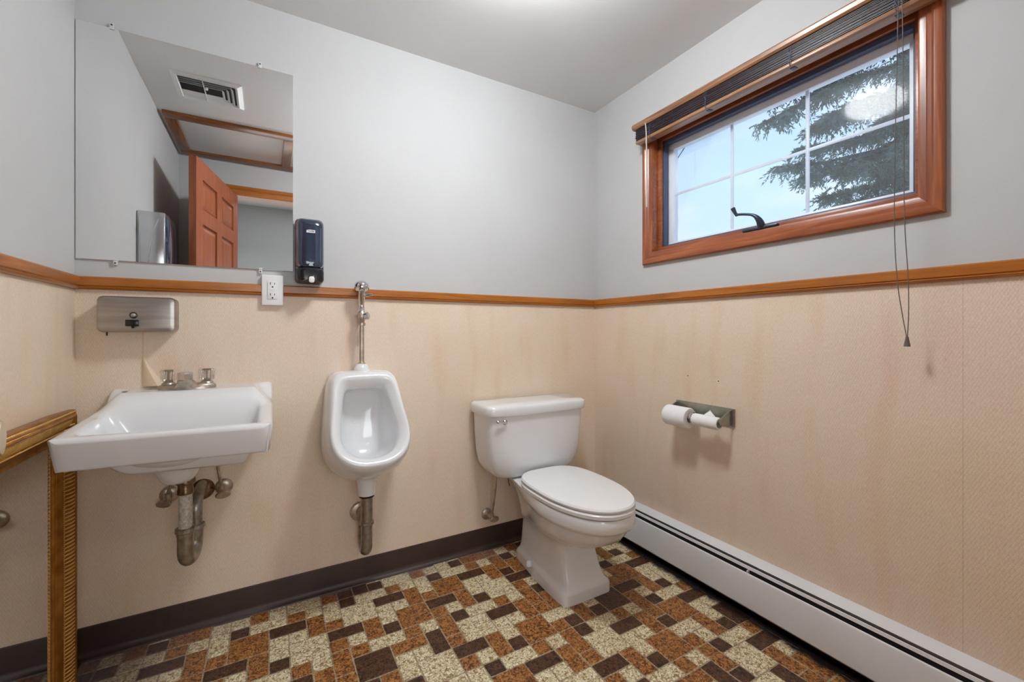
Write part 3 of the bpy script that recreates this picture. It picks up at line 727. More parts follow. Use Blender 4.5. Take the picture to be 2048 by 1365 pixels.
def sink_bot(u, v):
    x, y = sink_xy(u, v, True)
    z = 0.708
    e = ((x - CX) / 0.185) ** 2 + ((y + 0.265) / 0.175) ** 2
    if e < 1: z -= 0.052 * (1 - e) ** 0.6
    e2 = sqrt((x - CX + 0.014) ** 2 + (y + 0.250) ** 2)
    z = min(z, 0.708 - 0.112 * (1 - sstep(0.030, 0.098, e2)))
    d = min((XS1 - XS0) / 2 * 0.965 - abs(x + 0.013 * v * (1 - u) - (XS0 + XS1) / 2), 0.965 * (0.455 + 0.04 * u) + y)
    if d < 0.008: z += 0.008 - sqrt(max(0, 0.008 ** 2 - (0.008 - d) ** 2))
    return (x, y, z)
bm = B()
top = [[bm.verts.new(sink_top(u, v)) for u in US] for v in VS]
bot = [[bm.verts.new(sink_bot(u, v)) for u in US] for v in VS]
for g_ in (top, bot):
    for a, b in zip(g_, g_[1:]):
        for i in range(len(a) - 1): bm.faces.new((a[i], a[i + 1], b[i + 1], b[i]))
for i in range(len(US) - 1):
    for k in (0, -1): bm.faces.new((top[k][i], top[k][i + 1], bot[k][i + 1], bot[k][i]))
for j in range(len(VS) - 1):
    for k in (0, -1): bm.faces.new((top[j][k], top[j + 1][k], bot[j + 1][k], bot[j][k]))
bs = link('basin', bm, M['porc'], sk, sharp=60)
bm = B(); lathe(bm, [(0.022, 0), (0.022, 0.002), (0.017, 0.003), (0.012, 0.001)], (CX + 0.004, -0.30, 0.679), (0, 0, 1), 24); link('drain_ring', bm, M['chrome'], bs)
bm = B(); box(bm, -1.998, -1.984, -0.100, -0.094, 0.8585, 0.8600, 0.0004); link('deck_mark', bm, M['greyslot'], bs)
# faucet
FC = CX - 0.013; FZ = 0.859
bm = B(); lp = []
for z, k in ((FZ - 0.001, 1), (FZ + 0.008, 1), (FZ + 0.014, 0.94), (FZ + 0.017, 0.80)):
    lp.append([(FC + 0.079 * k * sgnpow(cos(2 * pi * i / 48), 0.7), -0.085 + 0.029 * k * sgnpow(sin(2 * pi * i / 48), 0.8), z) for i in range(48)])
loft(bm, lp)
fc = link('faucet', bm, M['aged'], sk)
bm = B(); lp = []   # spout: a tapering hood leaning forward
for z, cy, hx, hy in ((FZ + 0.006, -0.098, 0.040, 0.034), (FZ + 0.012, -0.102, 0.034, 0.034), (FZ + 0.022, -0.114, 0.025, 0.030), (FZ + 0.031, -0.128, 0.0195, 0.026), (FZ + 0.033, -0.130, 0.015, 0.020)):
    lp.append([(FC + hx * sgnpow(cos(2 * pi * i / 32), 0.6), cy + hy * sgnpow(sin(2 * pi * i / 32), 0.6), z) for i in range(32)])
loft(bm, lp); link('spout', bm, M['aged'], fc)
bm = B(); lathe(bm, [(0.014, -0.003), (0.0195, 0.0), (0.021, 0.002), (0.0215, 0.021), (0.0195, 0.025), (0.010, 0.027), (0.001, 0.0275)], (FC, -0.134, FZ + 0.032), (0, 0, 1), 10)
link('diverter_cap', bm, M['chrome'], fc, sharp=20)
for s_ in (-1, 1):
    xk = FC + s_ * 0.0515
    bm = B(); lathe(bm, [(0.020, 0), (0.018, 0.006), (0.012, 0.010), (0.009, 0.018), (0.005, 0.019), (0.005, 0.042), (0.011, 0.0425), (0.011, 0.0435), (0.001, 0.044)], (xk, -0.082, FZ + 0.014), (0, 0, 1), 24); link('knob_base', bm, M['aged'], fc)
    bm = B(); lathe(bm, [(0.010, 0), (0.0185, 0.001), (0.020, 0.004), (0.0205, 0.024), (0.022, 0.030), (0.021, 0.035), (0.017, 0.038), (0.004, 0.0385)], (xk, -0.082, FZ + 0.026), (0, 0, 1), 72, flutes=12, famp=0.07)
    link('faucet_knob', bm, M['acrylic'], fc, sharp=50)

# P-trap under the sink
tr = thing('sink_drain_trap', 'grey limescaled P-trap drain pipe hanging under the white sink', 'drain pipe', (CX, -0.25, 0.34))
TX, TYy = CX + 0.003, -0.250
bm = B(); lathe(bm, [(0.024, 0.0), (0.026, -0.004), (0.026, -0.012), (0.020, -0.014), (0.0195, -0.030), (0.021, -0.032), (0.021, -0.044), (0.018, -0.046)], (TX, TYy, 0.602), (0, 0, 1), 28); link('drain_flange', bm, M['rust'], tr)
bm = B(); lathe(bm, [(0.0175, 0), (0.0175, -0.125)], (TX, TYy, 0.562), (0, 0, 1), 24); link('tailpiece', bm, M['grime'], tr)
bm = B(); lathe(bm, [(0.022, 0.006), (0.0265, 0.004), (0.0275, -0.006), (0.024, -0.009), (0.0235, -0.018)], (TX, TYy, 0.449), (0, 0, 1), 12); link('slip_nut', bm, M['dull'], tr, sharp=25)
RY = TYy + 0.082
bm = B()
pts = [(TX, TYy, 0.446), (TX, TYy, 0.395)] + [(TX + 0.014 * (1 - cos(a)) / 2, (TYy + RY) / 2 - 0.041 * cos(a), 0.385 - 0.041 * sin(a)) for a in [pi * k / 12 for k in range(13)]] + [(TX + 0.016, RY, 0.42)]
tube(bm, pts, 0.0215, 20); link('trap_bend', bm, M['dull'], tr)
bm = B(); lathe(bm, [(0.021, 0.006), (0.025, 0.004), (0.026, -0.006), (0.022, -0.009)], (TX + 0.016, RY, 0.425), (0, 0, 1), 12); link('slip_nut', bm, M['dull'], tr, sharp=25)
bm = B()
pts = [(TX + 0.016, RY, 0.420), (TX + 0.016, RY, 0.470)] + [(TX + 0.016, RY + 0.035 * (1 - cos(a)), 0.470 + 0.035 * sin(a)) for a in [pi / 2 * k / 6 for k in range(1, 7)]] + [(TX + 0.016, -0.004, 0.505)]
tube(bm, pts, 0.0178, 20); link('wall_arm', bm, M['dull'], tr)
bm = B(); lathe(bm, [(0.036, 0.0), (0.036, 0.006), (0.033, 0.014), (0.026, 0.020), (0.019, 0.022)], (TX + 0.016, 0.0, 0.488), (0, -1, 0), 32); link('escutcheon', bm, M['rust'], tr)

def stop_valve(name, label, x, z, tube_pts, hx, hr=0.018, hang=(0.2, -1.0, -0.35), er=0.028, mat='aged'):
    t = thing(name, label, 'shutoff valve', (x, 0, z), 'shutoff valves with riser tubes')
    bm = B(); lathe(bm, [(er, 0.0), (er, 0.003), (er * 0.85, 0.007), (0.012, 0.010)], (x, 0, z), (0, -1, 0), 28); link('escutcheon', bm, M[mat], t)
    bm = B(); tube(bm, [(x, -0.006, z), (x, -0.030, z), (x + hx * 0.4, -0.048, z)], [0.009, 0.009, 0.0115], 14)
    lathe(bm, [(0.0115, 0), (0.0115, 0.022), (0.008, 0.024)], (x + hx * 0.4, -0.045, z - 0.006), (0, 0, 1), 14)
    d = Vector(hang).normalized(); c0 = Vector((x + hx * 0.4, -0.048, z))
    tube(bm, [c0, c0 + d * 0.022], 0.0075, 12); link('valve_body', bm, M[mat], t)
    bm = B()
    dd, a, b = frame_for(d)
    lp = []
    for r, h in ((0.5, 0.018), (1.0, 0.020), (1.05, 0.024), (0.95, 0.028), (0.3, 0.029)):
        lp.append([c0 + d * h + a * (hr * r * 1.25 * cos(2 * pi * k / 28)) + b * (hr * r * 0.72 * sin(2 * pi * k / 28)) for k in range(28)])
    loft(bm, lp); link('oval_handle', bm, M[mat], t)
    bm = B(); tube(bm, spline([(x + hx * 0.4, -0.045, z + 0.014)] + tube_pts, 6), 0.0048, 10); link('riser_tube', bm, M[mat], t)
    return t
stop_valve('shutoff_valve', 'chrome shutoff valve under the sink, left of the drain pipe', -1.895, 0.487, [(-1.880, -0.060, 0.56), (-1.872, -0.075, 0.68)], 0.006, hang=(-0.35, -1, -0.5))
stop_valve('shutoff_valve', 'chrome shutoff valve under the sink, right of the drain pipe', -1.738, 0.487, [(-1.750, -0.060, 0.56), (-1.762, -0.075, 0.68)], -0.008, hang=(0.25, -1, -0.45))
stop_valve('shutoff_valve', 'aged shutoff valve low on the wall below the toilet tank', -0.6765, 0.165, [(-0.672, -0.055, 0.20), (-0.674, -0.090, 0.32), (-0.674, -0.095, 0.378)], 0.012, hang=(0.1, -1, -0.12))

# ================================================================== URINAL
UXc = -1.267
ur = thing('urinal', 'white porcelain wall hung urinal between the sink and the toilet', 'urinal', (UXc, 0, 0.40))
def uloop(yt, yb, zt, zb, wt, wb, n=4.0, N=96, cx=UXc):
    out = []
    for i in range(N):
        a = 2 * pi * i / N; c, s = cos(a), sin(a)
        nn = n * 1.5 if s > 0 else n * 0.62
        X, Z = sgnpow(c, 2 / nn), sgnpow(s, 2 / nn)
        t = 0.5 + 0.5 * Z
        w = wb + (wt - wb) * sstep(0.05, 1.0, t)
        out.append((cx + X * w, yb + (yt - yb) * t, zb + (zt - zb) * t))
    return out
ULP = [
    (0.000, 0.000, 0.885, 0.470, 0.132, 0.146), (-0.020, -0.045, 0.891, 0.462, 0.138, 0.158), (-0.050, -0.110, 0.893, 0.466, 0.138, 0.166),
    (-0.080, -0.180, 0.892, 0.484, 0.135, 0.166), (-0.105, -0.245, 0.889, 0.512, 0.130, 0.160), (-0.120, -0.290, 0.884, 0.542, 0.124, 0.158),
    (-0.128, -0.312, 0.877, 0.562, 0.117, 0.153), (-0.131, -0.320, 0.869, 0.574, 0.111, 0.148), (-0.130, -0.318, 0.861, 0.583, 0.105, 0.142),
    (-0.124, -0.303, 0.845, 0.592, 0.095, 0.130), (-0.118, -0.290, 0.832, 0.596, 0.087, 0.119), (-0.110, -0.280, 0.825, 0.594, 0.083, 0.113),
    (-0.085, -0.255, 0.819, 0.578, 0.081, 0.110), (-0.055, -0.205, 0.812, 0.552, 0.080, 0.106), (-0.040, -0.140, 0.800, 0.535, 0.076, 0.098), (-0.035, -0.085, 0.770, 0.540, 0.066, 0.082), (-0.034, -0.055, 0.72, 0.60, 0.03, 0.04)]
bm = B(); loft(bm, [uloop(*p) for p in ULP]); ub = link('bowl', bm, M['porc'], ur, sharp=70)
bm = B(); lathe(bm, [(0.070, 0.070), (0.062, 0.050), (0.045, 0.030), (0.037, 0.012), (0.034, -0.020), (0.032, -0.040), (0.026, -0.042)], (UXc + 0.005, -0.125, 0.450), (0, 0, 1), 36)
link('outlet_neck', bm, M['porc'], ub)
bm = B(); lathe(bm, [(0.032, -0.006), (0.030, 0.006), (0.024, 0.020), (0.016, 0.027), (0.008, 0.028)], (UXc - 0.002, -0.060, 0.892), (0, 0, 1), 32); link('inlet_boss', bm, M['porc'], ub)
bm = B()
for kx, kz in ((-0.03, 0.685), ):
    lathe(bm, [(0.004, 0), (0.003, 0.001), (0.0005, 0.0014)], (UXc + kx, -0.075, kz), (0, -1, 0), 10)
link('drain_hole', bm, M['whitepl'], ub)
# flush valve
fv = thing('flush_valve', 'chrome flush valve with round cap rising from the urinal top', 'flush valve', (UXc, -0.06, 0.92))
FX, FY = UXc - 0.002, -0.060
bm = B(); lathe(bm, [(0.014, 0.0), (0.0145, 0.004), (0.010, 0.006), (0.0095, 0.012), (0.0095, 0.165)], (FX, FY, 0.918), (0, 0, 1), 20); link('flush_tube', bm, M['aged'], fv)
bm = B(); lathe(bm, [(0.010, 0), (0.015, 0.001), (0.015, 0.012), (0.011, 0.014), (0.013, 0.022), (0.0165, 0.034), (0.0165, 0.048), (0.012, 0.058), (0.009, 0.062)], (FX, FY, 1.072), (0, 0, 1), 20)
tube(bm, [(FX, FY, 1.112), (FX, 0.0, 1.112)], 0.011, 14); vb_ = link('control_stop', bm, M['aged'], fv)
bm = B(); lathe(bm, [(0.0125, 0.010), (0.0155, 0.014), (0.0155, 0.026), (0.010, 0.030)], (FX + 0.002, FY, 1.108), (0.72, -0.62, 0.18), 18); link('stop_cap', bm, M['chrome'], vb_, sharp=30)
bm = B(); lathe(bm, [(0.0085, 0), (0.0115, 0.004), (0.0115, 0.008), (0.0105, 0.010), (0.0105, 0.036), (0.012, 0.038), (0.012, 0.044), (0.013, 0.046), (0.013, 0.080), (0.016, 0.084)], (FX, FY, 1.130), (0, 0, 1), 20); link('valve_body', bm, M['chrome'], fv)
bm = B(); lathe(bm, [(0.006, 0.010), (0.0075, 0.012), (0.0075, 0.020), (0.0035, 0.044), (0.0015, 0.045)], (FX, FY, 1.196), (0.86, -0.5, 0.05), 14); link('flush_handle', bm, M['chrome'], fv)
bm = B(); lathe(bm, [(0.012, 0), (0.024, 0.004), (0.029, 0.012), (0.029, 0.026), (0.025, 0.036), (0.014, 0.043), (0.001, 0.045)], (FX, FY, 1.210), (0, 0, 1), 28); link('valve_cap', bm, M['chrome'], fv)
bm = B(); tube(bm, [(FX, FY, 1.226), (FX, -0.004, 1.226)], 0.010, 12); link('wall_stub', bm, M['aged'], fv)
# urinal drain
ud = thing('urinal_drain_pipe', 'dull grey drain pipe with U-bend hanging below the urinal', 'drain pipe', (UXc, -0.12, 0.18))
DX_, DY_ = UXc + 0.005, -0.125
bm = B(); lathe(bm, [(0.029, 0), (0.030, -0.004), (0.029, -0.010), (0.024, -0.011)], (DX_, DY_, 0.412), (0, 0, 1), 24); link('rubber_collar', bm, M['black'], ud)
bm = B(); lathe(bm, [(0.0225, 0), (0.0225, -0.10)], (DX_, DY_, 0.402), (0, 0, 1), 24); link('tailpiece', bm, M['dull'], ud)
bm = B(); lathe(bm, [(0.023, 0.006), (0.0275, 0.004), (0.028, -0.006), (0.024, -0.009)], (DX_, DY_, 0.300), (0, 0, 1), 12); link('slip_nut', bm, M['dull'], ud, sharp=25)
bm = B(); ry = 0.034
pts = [(DX_, DY_, 0.300), (DX_, DY_, 0.245)] + [(DX_, DY_ + ry - ry * cos(a), 0.215 - ry * sin(a)) for a in [pi * k / 12 for k in range(13)]] + [(DX_, DY_ + 2 * ry, 0.275)] + [(DX_, DY_ + 2 * ry + 0.03 * (1 - cos(a)), 0.275 + 0.03 * sin(a)) for a in [pi / 2 * k / 6 for k in range(1, 7)]] + [(DX_, -0.004, 0.305)]
tube(bm, pts, 0.0215, 20); link('trap_bend', bm, M['dull'], ud)
bm = B(); lathe(bm, [(0.040, 0.0), (0.040, 0.005), (0.036, 0.013), (0.023, 0.018)], (DX_ - 0.004, 0, 0.300), (0, -1, 0), 32); link('escutcheon', bm, M['aged'], ud)

# ================================================================== TOILET
TC = -0.512
to = thing('toilet', 'white two-piece toilet with closed lid in the back corner', 'toilet', (TC, -0.35, 0))
def outline(hx, yc, yf, yb, hb, z, nf=2.2, N=96, nb=5.0, cx=TC):
    """plan outline: front half ellipse, back half narrowing to half width hb"""
    out = []
    for i in range(N):
        a = 2 * pi * i / N; c, s = cos(a), sin(a)
        if s <= 0:
            out.append((cx + hx * sgnpow(c, 2 / nf), yc + (yc - yf) * sgnpow(s, 2 / nf), z))
        else:
            Y = sgnpow(s, 2 / nb); X = sgnpow(c, 2 / nb); t = sstep(0.0, 0.85, Y)
            out.append((cx + X * (hx + (hb - hx) * t), yc + (yb - yc) * Y, z))
    return out
bm = B()
def foot(cx, cy, hx, hy, n, z, N): return [(TC + 0.008 + (x - TC) * (1 - 0.20 * sstep(-0.42, -0.14, y)), y, zz) for x, y, zz in selip(cx, cy, hx, hy, n, z, N)]
secs = [foot(TC, -0.350, 0.120, 0.212, 12, 0.0, 96), foot(TC, -0.350, 0.120, 0.212, 12, 0.036, 96), foot(TC, -0.350, 0.117, 0.209, 11, 0.044, 96), foot(TC, -0.348, 0.106, 0.201, 10, 0.055, 96),
        foot(TC, -0.344, 0.100, 0.195, 10, 0.070, 96), foot(TC, -0.338, 0.096, 0.188, 9, 0.100, 96), foot(TC, -0.330, 0.091, 0.180, 8.5, 0.150, 96), foot(TC, -0.325, 0.087, 0.176, 8, 0.190, 96)]
for z, hx, yc, yf, yb, hb, nf in ((0.212, 0.094, -0.35, -0.525, -0.140, 0.080, 3.6), (0.228, 0.112, -0.40, -0.585, -0.135, 0.080, 2.9), (0.250, 0.134, -0.43, -0.650, -0.125, 0.082, 2.5), (0.275, 0.150, -0.45, -0.695, -0.115, 0.086, 2.35),
        (0.300, 0.154, -0.46, -0.716, -0.105, 0.090, 2.3), (0.322, 0.159, -0.46, -0.732, -0.09, 0.096, 2.25), (0.330, 0.162, -0.46, -0.738, -0.085, 0.100, 2.25), (0.337, 0.170, -0.46, -0.751, -0.080, 0.103, 2.25), (0.345, 0.171, -0.46, -0.756, -0.07, 0.108, 2.25),
        (0.378, 0.171, -0.46, -0.756, -0.050, 0.125, 2.25), (0.386, 0.168, -0.46, -0.752, -0.045, 0.128, 2.25), (0.388, 0.150, -0.46, -0.73, -0.06, 0.11, 2.25)):
    secs.append(outline(hx, yc, yf, yb, hb, z, nf))
loft(bm, secs); bowl = link('bowl', bm, M['porc'], to, sharp=55)
for s in (-1, 1):
    bm = B(); lathe(bm, [(0.0135, 0), (0.0135, 0.010), (0.010, 0.018), (0.001, 0.021)], (TC + s * 0.1085, -0.300, 0.040), (0, 0, 1), 20); link('bolt_cap', bm, M['porc'], to)
bm = B()
def oval(hx, yf, yb, z): hx -= 0.006; yf += 0.012; return outline(hx, -0.47, yf, yb, hx, z, 2.2, nb=3.3)
loft(bm, [oval(0.168, -0.762, -0.250, 0.3895), oval(0.176, -0.770, -0.243, 0.392), oval(0.177, -0.771, -0.242, 0.404), oval(0.172, -0.766, -0.246, 0.409)])
seat = link('seat', bm, M['seat'], to, sharp=45)
bm = B()
loft(bm, [oval(0.160, -0.750, -0.250, 0.4125), oval(0.173, -0.768, -0.240, 0.4145), oval(0.175, -0.770, -0.239, 0.421), oval(0.170, -0.765, -0.243, 0.4275), oval(0.150, -0.74, -0.262, 0.4295), oval(0.05, -0.60, -0.40, 0.4315)])
link('seat_lid', bm, M['seat'], to, sharp=45)
for s in (-1, 1):
    bm = B(); box(bm, TC + s * 0.06 - 0.016, TC + s * 0.06 + 0.016, -0.262, -0.236, 0.387, 0.410, 0.005, 3); link('hinge', bm, M['seat'], to)
def tank_loop(hx, yf, z, n=7, bow=0.012, N=96, yb=-0.022, cx=TC):
    out = []
    cy, hy = (yf + yb) / 2, (yb - yf) / 2
    for i in range(N):
        a = 2 * pi * i / N; X, Y = sgnpow(cos(a), 2 / n), sgnpow(sin(a), 2 / n)
        y = cy + hy * Y
        if Y < 0: y -= bow * (1 - X * X) * (-Y)
        out.append((cx + hx * X, y, z))
    return out
bm = B()
loft(bm, [tank_loop(0.150, -0.185, 0.388, 5, 0.0), tank_loop(0.185, -0.198, 0.391, 5, 0.004), tank_loop(0.205, -0.206, 0.400, 5, 0.006), tank_loop(0.222, -0.211, 0.420, 5.5), tank_loop(0.239, -0.215, 0.450, 6),
          tank_loop(0.248, -0.219, 0.500, 7), tank_loop(0.253, -0.222, 0.58, 8), tank_loop(0.256, -0.224, 0.68, 9)])
tk = link('tank', bm, M['porc'], to, sharp=55)
bm = B()
loft(bm, [tank_loop(0.260, -0.229, 0.676, 9, 0.012, yb=-0.016), tank_loop(0.2665, -0.235, 0.678, 9, 0.012, yb=-0.013), tank_loop(0.2680, -0.237, 0.684, 9, 0.012, yb=-0.012), tank_loop(0.2680, -0.237, 0.708, 9, 0.012, yb=-0.012),
          tank_loop(0.2650, -0.234, 0.718, 9, 0.012, yb=-0.014), tank_loop(0.256, -0.226, 0.7235, 9, 0.012, yb=-0.020), tank_loop(0.15, -0.18, 0.725, 6, 0.0, yb=-0.06)])
link('tank_lid', bm, M['porc'], to, sharp=55)
bm = B(); lathe(bm, [(0.012, 0), (0.012, 0.004), (0.007, 0.009)], (TC - 0.187, -0.226, 0.653), (0, -1, 0), 20)
tube(bm, spline([(TC - 0.187, -0.237, 0.653), (TC - 0.205, -0.241, 0.655), (TC - 0.222, -0.242, 0.659), (TC - 0.236, -0.241, 0.661)], 5), [0.006, 0.006, 0.005, 0.005, 0.005, 0.005, 0.0045, 0.0045, 0.005, 0.006, 0.007, 0.0075, 0.0075, 0.007, 0.006, 0.004][:16], 12)
link('flush_lever', bm, M['chrome'], to)
bm = B(); tube(bm, [(TC - 0.128, -0.150, 0.392), (TC - 0.126, -0.150, 0.355), (TC - 0.121, -0.152, 0.340)], 0.0025, 8); link('tank_bolt', bm, M['rust'], to)
bm = B(); lathe(bm, [(0.016, 0), (0.016, -0.012), (0.010, -0.014)], (-0.674, -0.095, 0.393), (0, 0, 1), 12); link('fill_nut', bm, M['seat'], to)

# ================================================================== TOILET PAPER
ph = thing('toilet_paper_holder', 'chrome double toilet paper holder screwed to the beige wall right of the toilet', 'paper holder', (0, -0.70, 0.67))
PY0, PY1, PZ0, PZ1 = -0.838, -0.560, 0.672, 0.744
bm = B(); box(bm, -0.006, 0, PY0, PY1, PZ0, PZ1, 0.002)
prism(bm, [(PY0 + 0.002, PZ0 + 0.002), (PY0 + 0.010, PZ0 + 0.002), (PY0 + 0.010, PZ1 - 0.002), (PY0 + 0.002, PZ1 - 0.002)], -0.009, -0.006, 'x')
link('back_plate', bm, M['holder'], ph)
PX, PZ = -0.076, 0.698
for yy in (PY0 + 0.012, PY1 - 0.010):
    bm = B(); t = 0.0022
    pr_ = [(-0.004, PZ1 - 0.006), (-0.020, PZ1 - 0.008), (PX - 0.006, PZ + 0.010), (PX - 0.010, PZ), (PX - 0.006, PZ - 0.010), (PX + 0.004, PZ - 0.012), (-0.020, PZ0 + 0.006), (-0.004, PZ0 + 0.004)]
    loft(bm, [[(x, yy - t, z) for x, z in pr_], [(x, yy + t, z) for x, z in pr_]]); link('side_arm', bm, M['holder'], ph, sharp=25)
bm = B(); lathe(bm, [(0.0085, 0.0), (0.0085, PY1 - PY0 - 0.022)], (PX, PY0 + 0.012, PZ), (0, 1, 0), 16); link('spindle', bm, M['chrome'], ph)
bm = B(); lathe(bm, [(0.0185, 0), (0.0185, 0.003), (0.016, 0.004), (0.016, 0.010), (0.0185, 0.011), (0.0185, 0.014)], (PX, -0.705, PZ), (0, 1, 0), 24); link('divider', bm, M['chrome'], ph)
def roll(name, label, y0, y1, R, r, mats, end_bulge=0.0):
    bm = B(); d = Vector((0, 1, 0)); n = 48
    prof = [(r, 0.0), (r * 1.05, 0.0), (R * 0.93, 0.0), (R, 0.005), (R, y1 - y0 - 0.005), (R * 0.93, y1 - y0), (r * 1.05, y1 - y0), (r, y1 - y0), (r, 0)]
    lathe(bm, prof, (PX, y0, PZ - (r - 0.009)), (0, 1, 0), n, cap0=False, cap1=False)
    bmesh.ops.remove_doubles(bm, verts=bm.verts, dist=1e-5)
    o = link(name, bm, mats, sharp=50); return o
rb = roll('toilet_paper_roll', '', -0.688, -0.574, 0.043, 0.019, M['paper'])
tag(rb, 'thick white toilet paper roll on the left half of the holder', 'toilet paper', 'toilet paper rolls on the holder')
rs = roll('toilet_paper_roll', '', -0.822, -0.708, 0.0245, 0.0175, M['paper'])
tag(rs, 'nearly used up white toilet paper roll on the right half of the holder', 'toilet paper', 'toilet paper rolls on the holder')
bm = B(); lp = []
for i in range(9):
    t = i / 8; a = 0.9 + t * 0.5; w = 0.050 * (1 - 0.85 * t)
    c = Vector((PX + 0.003 + 0.012 * t, -0.776, PZ - 0.0085 + 0.0248 + 0.020 * t))
    lp.append([c + Vector((0, -w / 2 * (1.0) + 0.012 * t, 0)), c + Vector((0.0012, -w / 2 + 0.012 * t, 0.0004)), c + Vector((0.0012, w / 2, 0.0004)), c + Vector((0, w / 2, 0))])
loft(bm, lp); link('torn_flap', bm, M['paper'], rs)

# ================================================================== BASEBOARD HEATER
ht = thing('baseboard_heater', 'long white enamel baseboard heater along the floor of the right wall', 'heater', (-0.035, -0.93, 0.03))
HY0, HY1 = YD + 0.002, -0.025
bm = B(); prism(bm, [(0, 0.2), (-0.043, 0.1885), (-0.0455, 0.1878), (-0.0452, 0.1862), (-0.0435, 0.1868), (-0.042, 0.1875), (-0.002, 0.1965), (-0.002, 0.0), (0, 0.0)], HY0, HY1, 'y'); link('back_panel', bm, M['enamel'], ht, sharp=25)
bm = B(); prism(bm, [(-0.0490, 0.1790), (-0.0510, 0.1780), (-0.0535, 0.1685), (-0.0525, 0.1680), (-0.0500, 0.1765), (-0.0485, 0.1775)], HY0, HY1 - 0.01, 'y'); link('damper', bm, M['enamel'], ht, sharp=25)
bm = B(); prism(bm, [(-0.060, 0.158), (-0.063, 0.1590), (-0.0665, 0.157), (-0.069, 0.150), (-0.069, 0.036), (-0.066, 0.031), (-0.058, 0.031), (-0.058, 0.033), (-0.066, 0.034), (-0.0675, 0.037), (-0.0675, 0.149), (-0.065, 0.156), (-0.060, 0.1565)], HY0, HY1, 'y'); link('front_panel', bm, M['enamel'], ht, sharp=25)
bm = B(); box(bm, -0.052, -0.004, HY0 + 0.01, HY1 - 0.01, 0.05, 0.150); link('fin_element', bm, M['greyslot'], ht, smooth=False)
for yy in (-0.925, -0.345):
    bm = B(); box(bm, -0.0650, -0.050, yy - 0.0015, yy + 0.0015, 0.150, 0.1690, 0.0005); link('bracket', bm, M['enamel'], ht)
bm = B(); box(bm, -0.069, 0, HY1, HY1 + 0.020, 0.0, 0.158, 0.003); link('end_cap', bm, M['enamel'], ht)
bm = B(); box(bm, -0.030, 0, HY0, HY1, 0.0005, 0.030, 0.0); link('shadow_gap_box', bm, M['matblack'], ht, smooth=False)  # black box standing in for the shade in the gap under the heater

# ================================================================== GILT FRAMED MIRROR
gm = thing('gilt_framed_mirror', 'ornate gold framed mirror standing on the floor against the left wall', 'mirror', (-2.11, -0.55, 0))
LY1, LY0, LZ1, LZ0 = -0.274, -0.78, 0.744, 0.085
GX = -2.10
prof = [(0.0, 0.0), (0.001, 0.003), (0.003, 0.0045), (0.005, 0.003), (0.008, 0.0025), (0.012, 0.0035), (0.0125, 0.0050), (0.017, 0.0070), (0.021, 0.0095), (0.0235, 0.0110), (0.026, 0.0120), (0.028, 0.0110), (0.030, 0.0100), (0.036, 0.0150), (0.044, 0.0205), (0.0500, 0.0230), (0.0520, 0.0225), (0.0545, 0.0255), (0.0575, 0.0260), (0.0600, 0.0240), (0.0615, 0.0215), (0.0640, 0.0220), (0.0675, 0.0210), (0.0700, 0.0160), (0.0690, 0.0050), (0.0600, -0.030), (0.0, -0.030)]
prof = [(o * 1.2, h * (1.15 if h > 0 else 1)) for o, h in prof]
bm = B(); loops = []
for (cy, cz, sy, sz) in ((LY1, LZ1, 1, 1), (LY0, LZ1, -1, 1), (LY0, LZ0, -1, -1), (LY1, LZ0, 1, -1), (LY1, LZ1, 1, 1)):
    loops.append([(GX + h, cy + sy * o, cz + sz * o) for o, h in prof])
loft(bm, loops, False, False); gf = link('frame', bm, M['gold'], gm, sharp=60)
# carved ribs and beads, all round
def around(step, inset, fn):
    bm = B()
    L1 = [(LY1 + inset, LZ0 - inset, 0, 1, LZ1 - LZ0 + 2 * inset), (LY1 + inset, LZ1 + inset, -1, 0, LY1 - LY0 + 2 * inset), (LY0 - inset, LZ0 - inset, 0, 1, LZ1 - LZ0 + 2 * inset)]
    for (y, z, dy, dz, L) in L1:
        n = int(L / step)
        for i in range(n):
            t = (i + 0.5) * L / n; fn(bm, y + dy * t, z + dz * t, dy, dz, 1 if y > -0.5 else -1)
    return bm
def rib(bm, y, z, dy, dz, side):
    w = 0.0112
    if dz:
        sg = 1 if side > 0 else -1
        a = (GX + 0.0125, y - sg * w, z - 0.001); m = (GX + 0.0222, y, z + 0.0005); b = (GX + 0.0265, y + sg * w, z + 0.002)
    else: a = (GX + 0.0125, y, z - w); m = (GX + 0.0222, y, z); b = (GX + 0.0265, y, z + w)
    tube(bm, [a, m, b], [0.0019, 0.0027, 0.0021], 7)
def bead(r, h):
    def f(bm, y, z, dy, dz, side):
        r_ = bmesh.ops.create_icosphere(bm, subdivisions=1, radius=r)
        for v in r_['verts']: v.co += Vector((GX + h, y, z))
    return f
bm = around(0.0105, 0.0405 * 1.2, rib); link('carved_rib_band', bm, M['goldlight'], gf)
bm = around(0.0052, 0.0312, bead(0.0022, 0.0144)); link('rope_bead', bm, M['goldlight'], gf)
bm = around(0.0052, 0.0792, bead(0.0021, 0.0247)); link('outer_bead', bm, M['goldlight'], gf)
bm = B(); box(bm, GX - 0.004, GX + 0.0005, LY0 - 0.01, LY1 + 0.01, LZ0 - 0.01, LZ1 + 0.01); link('glass', bm, M['mirror'], gm, smooth=False)

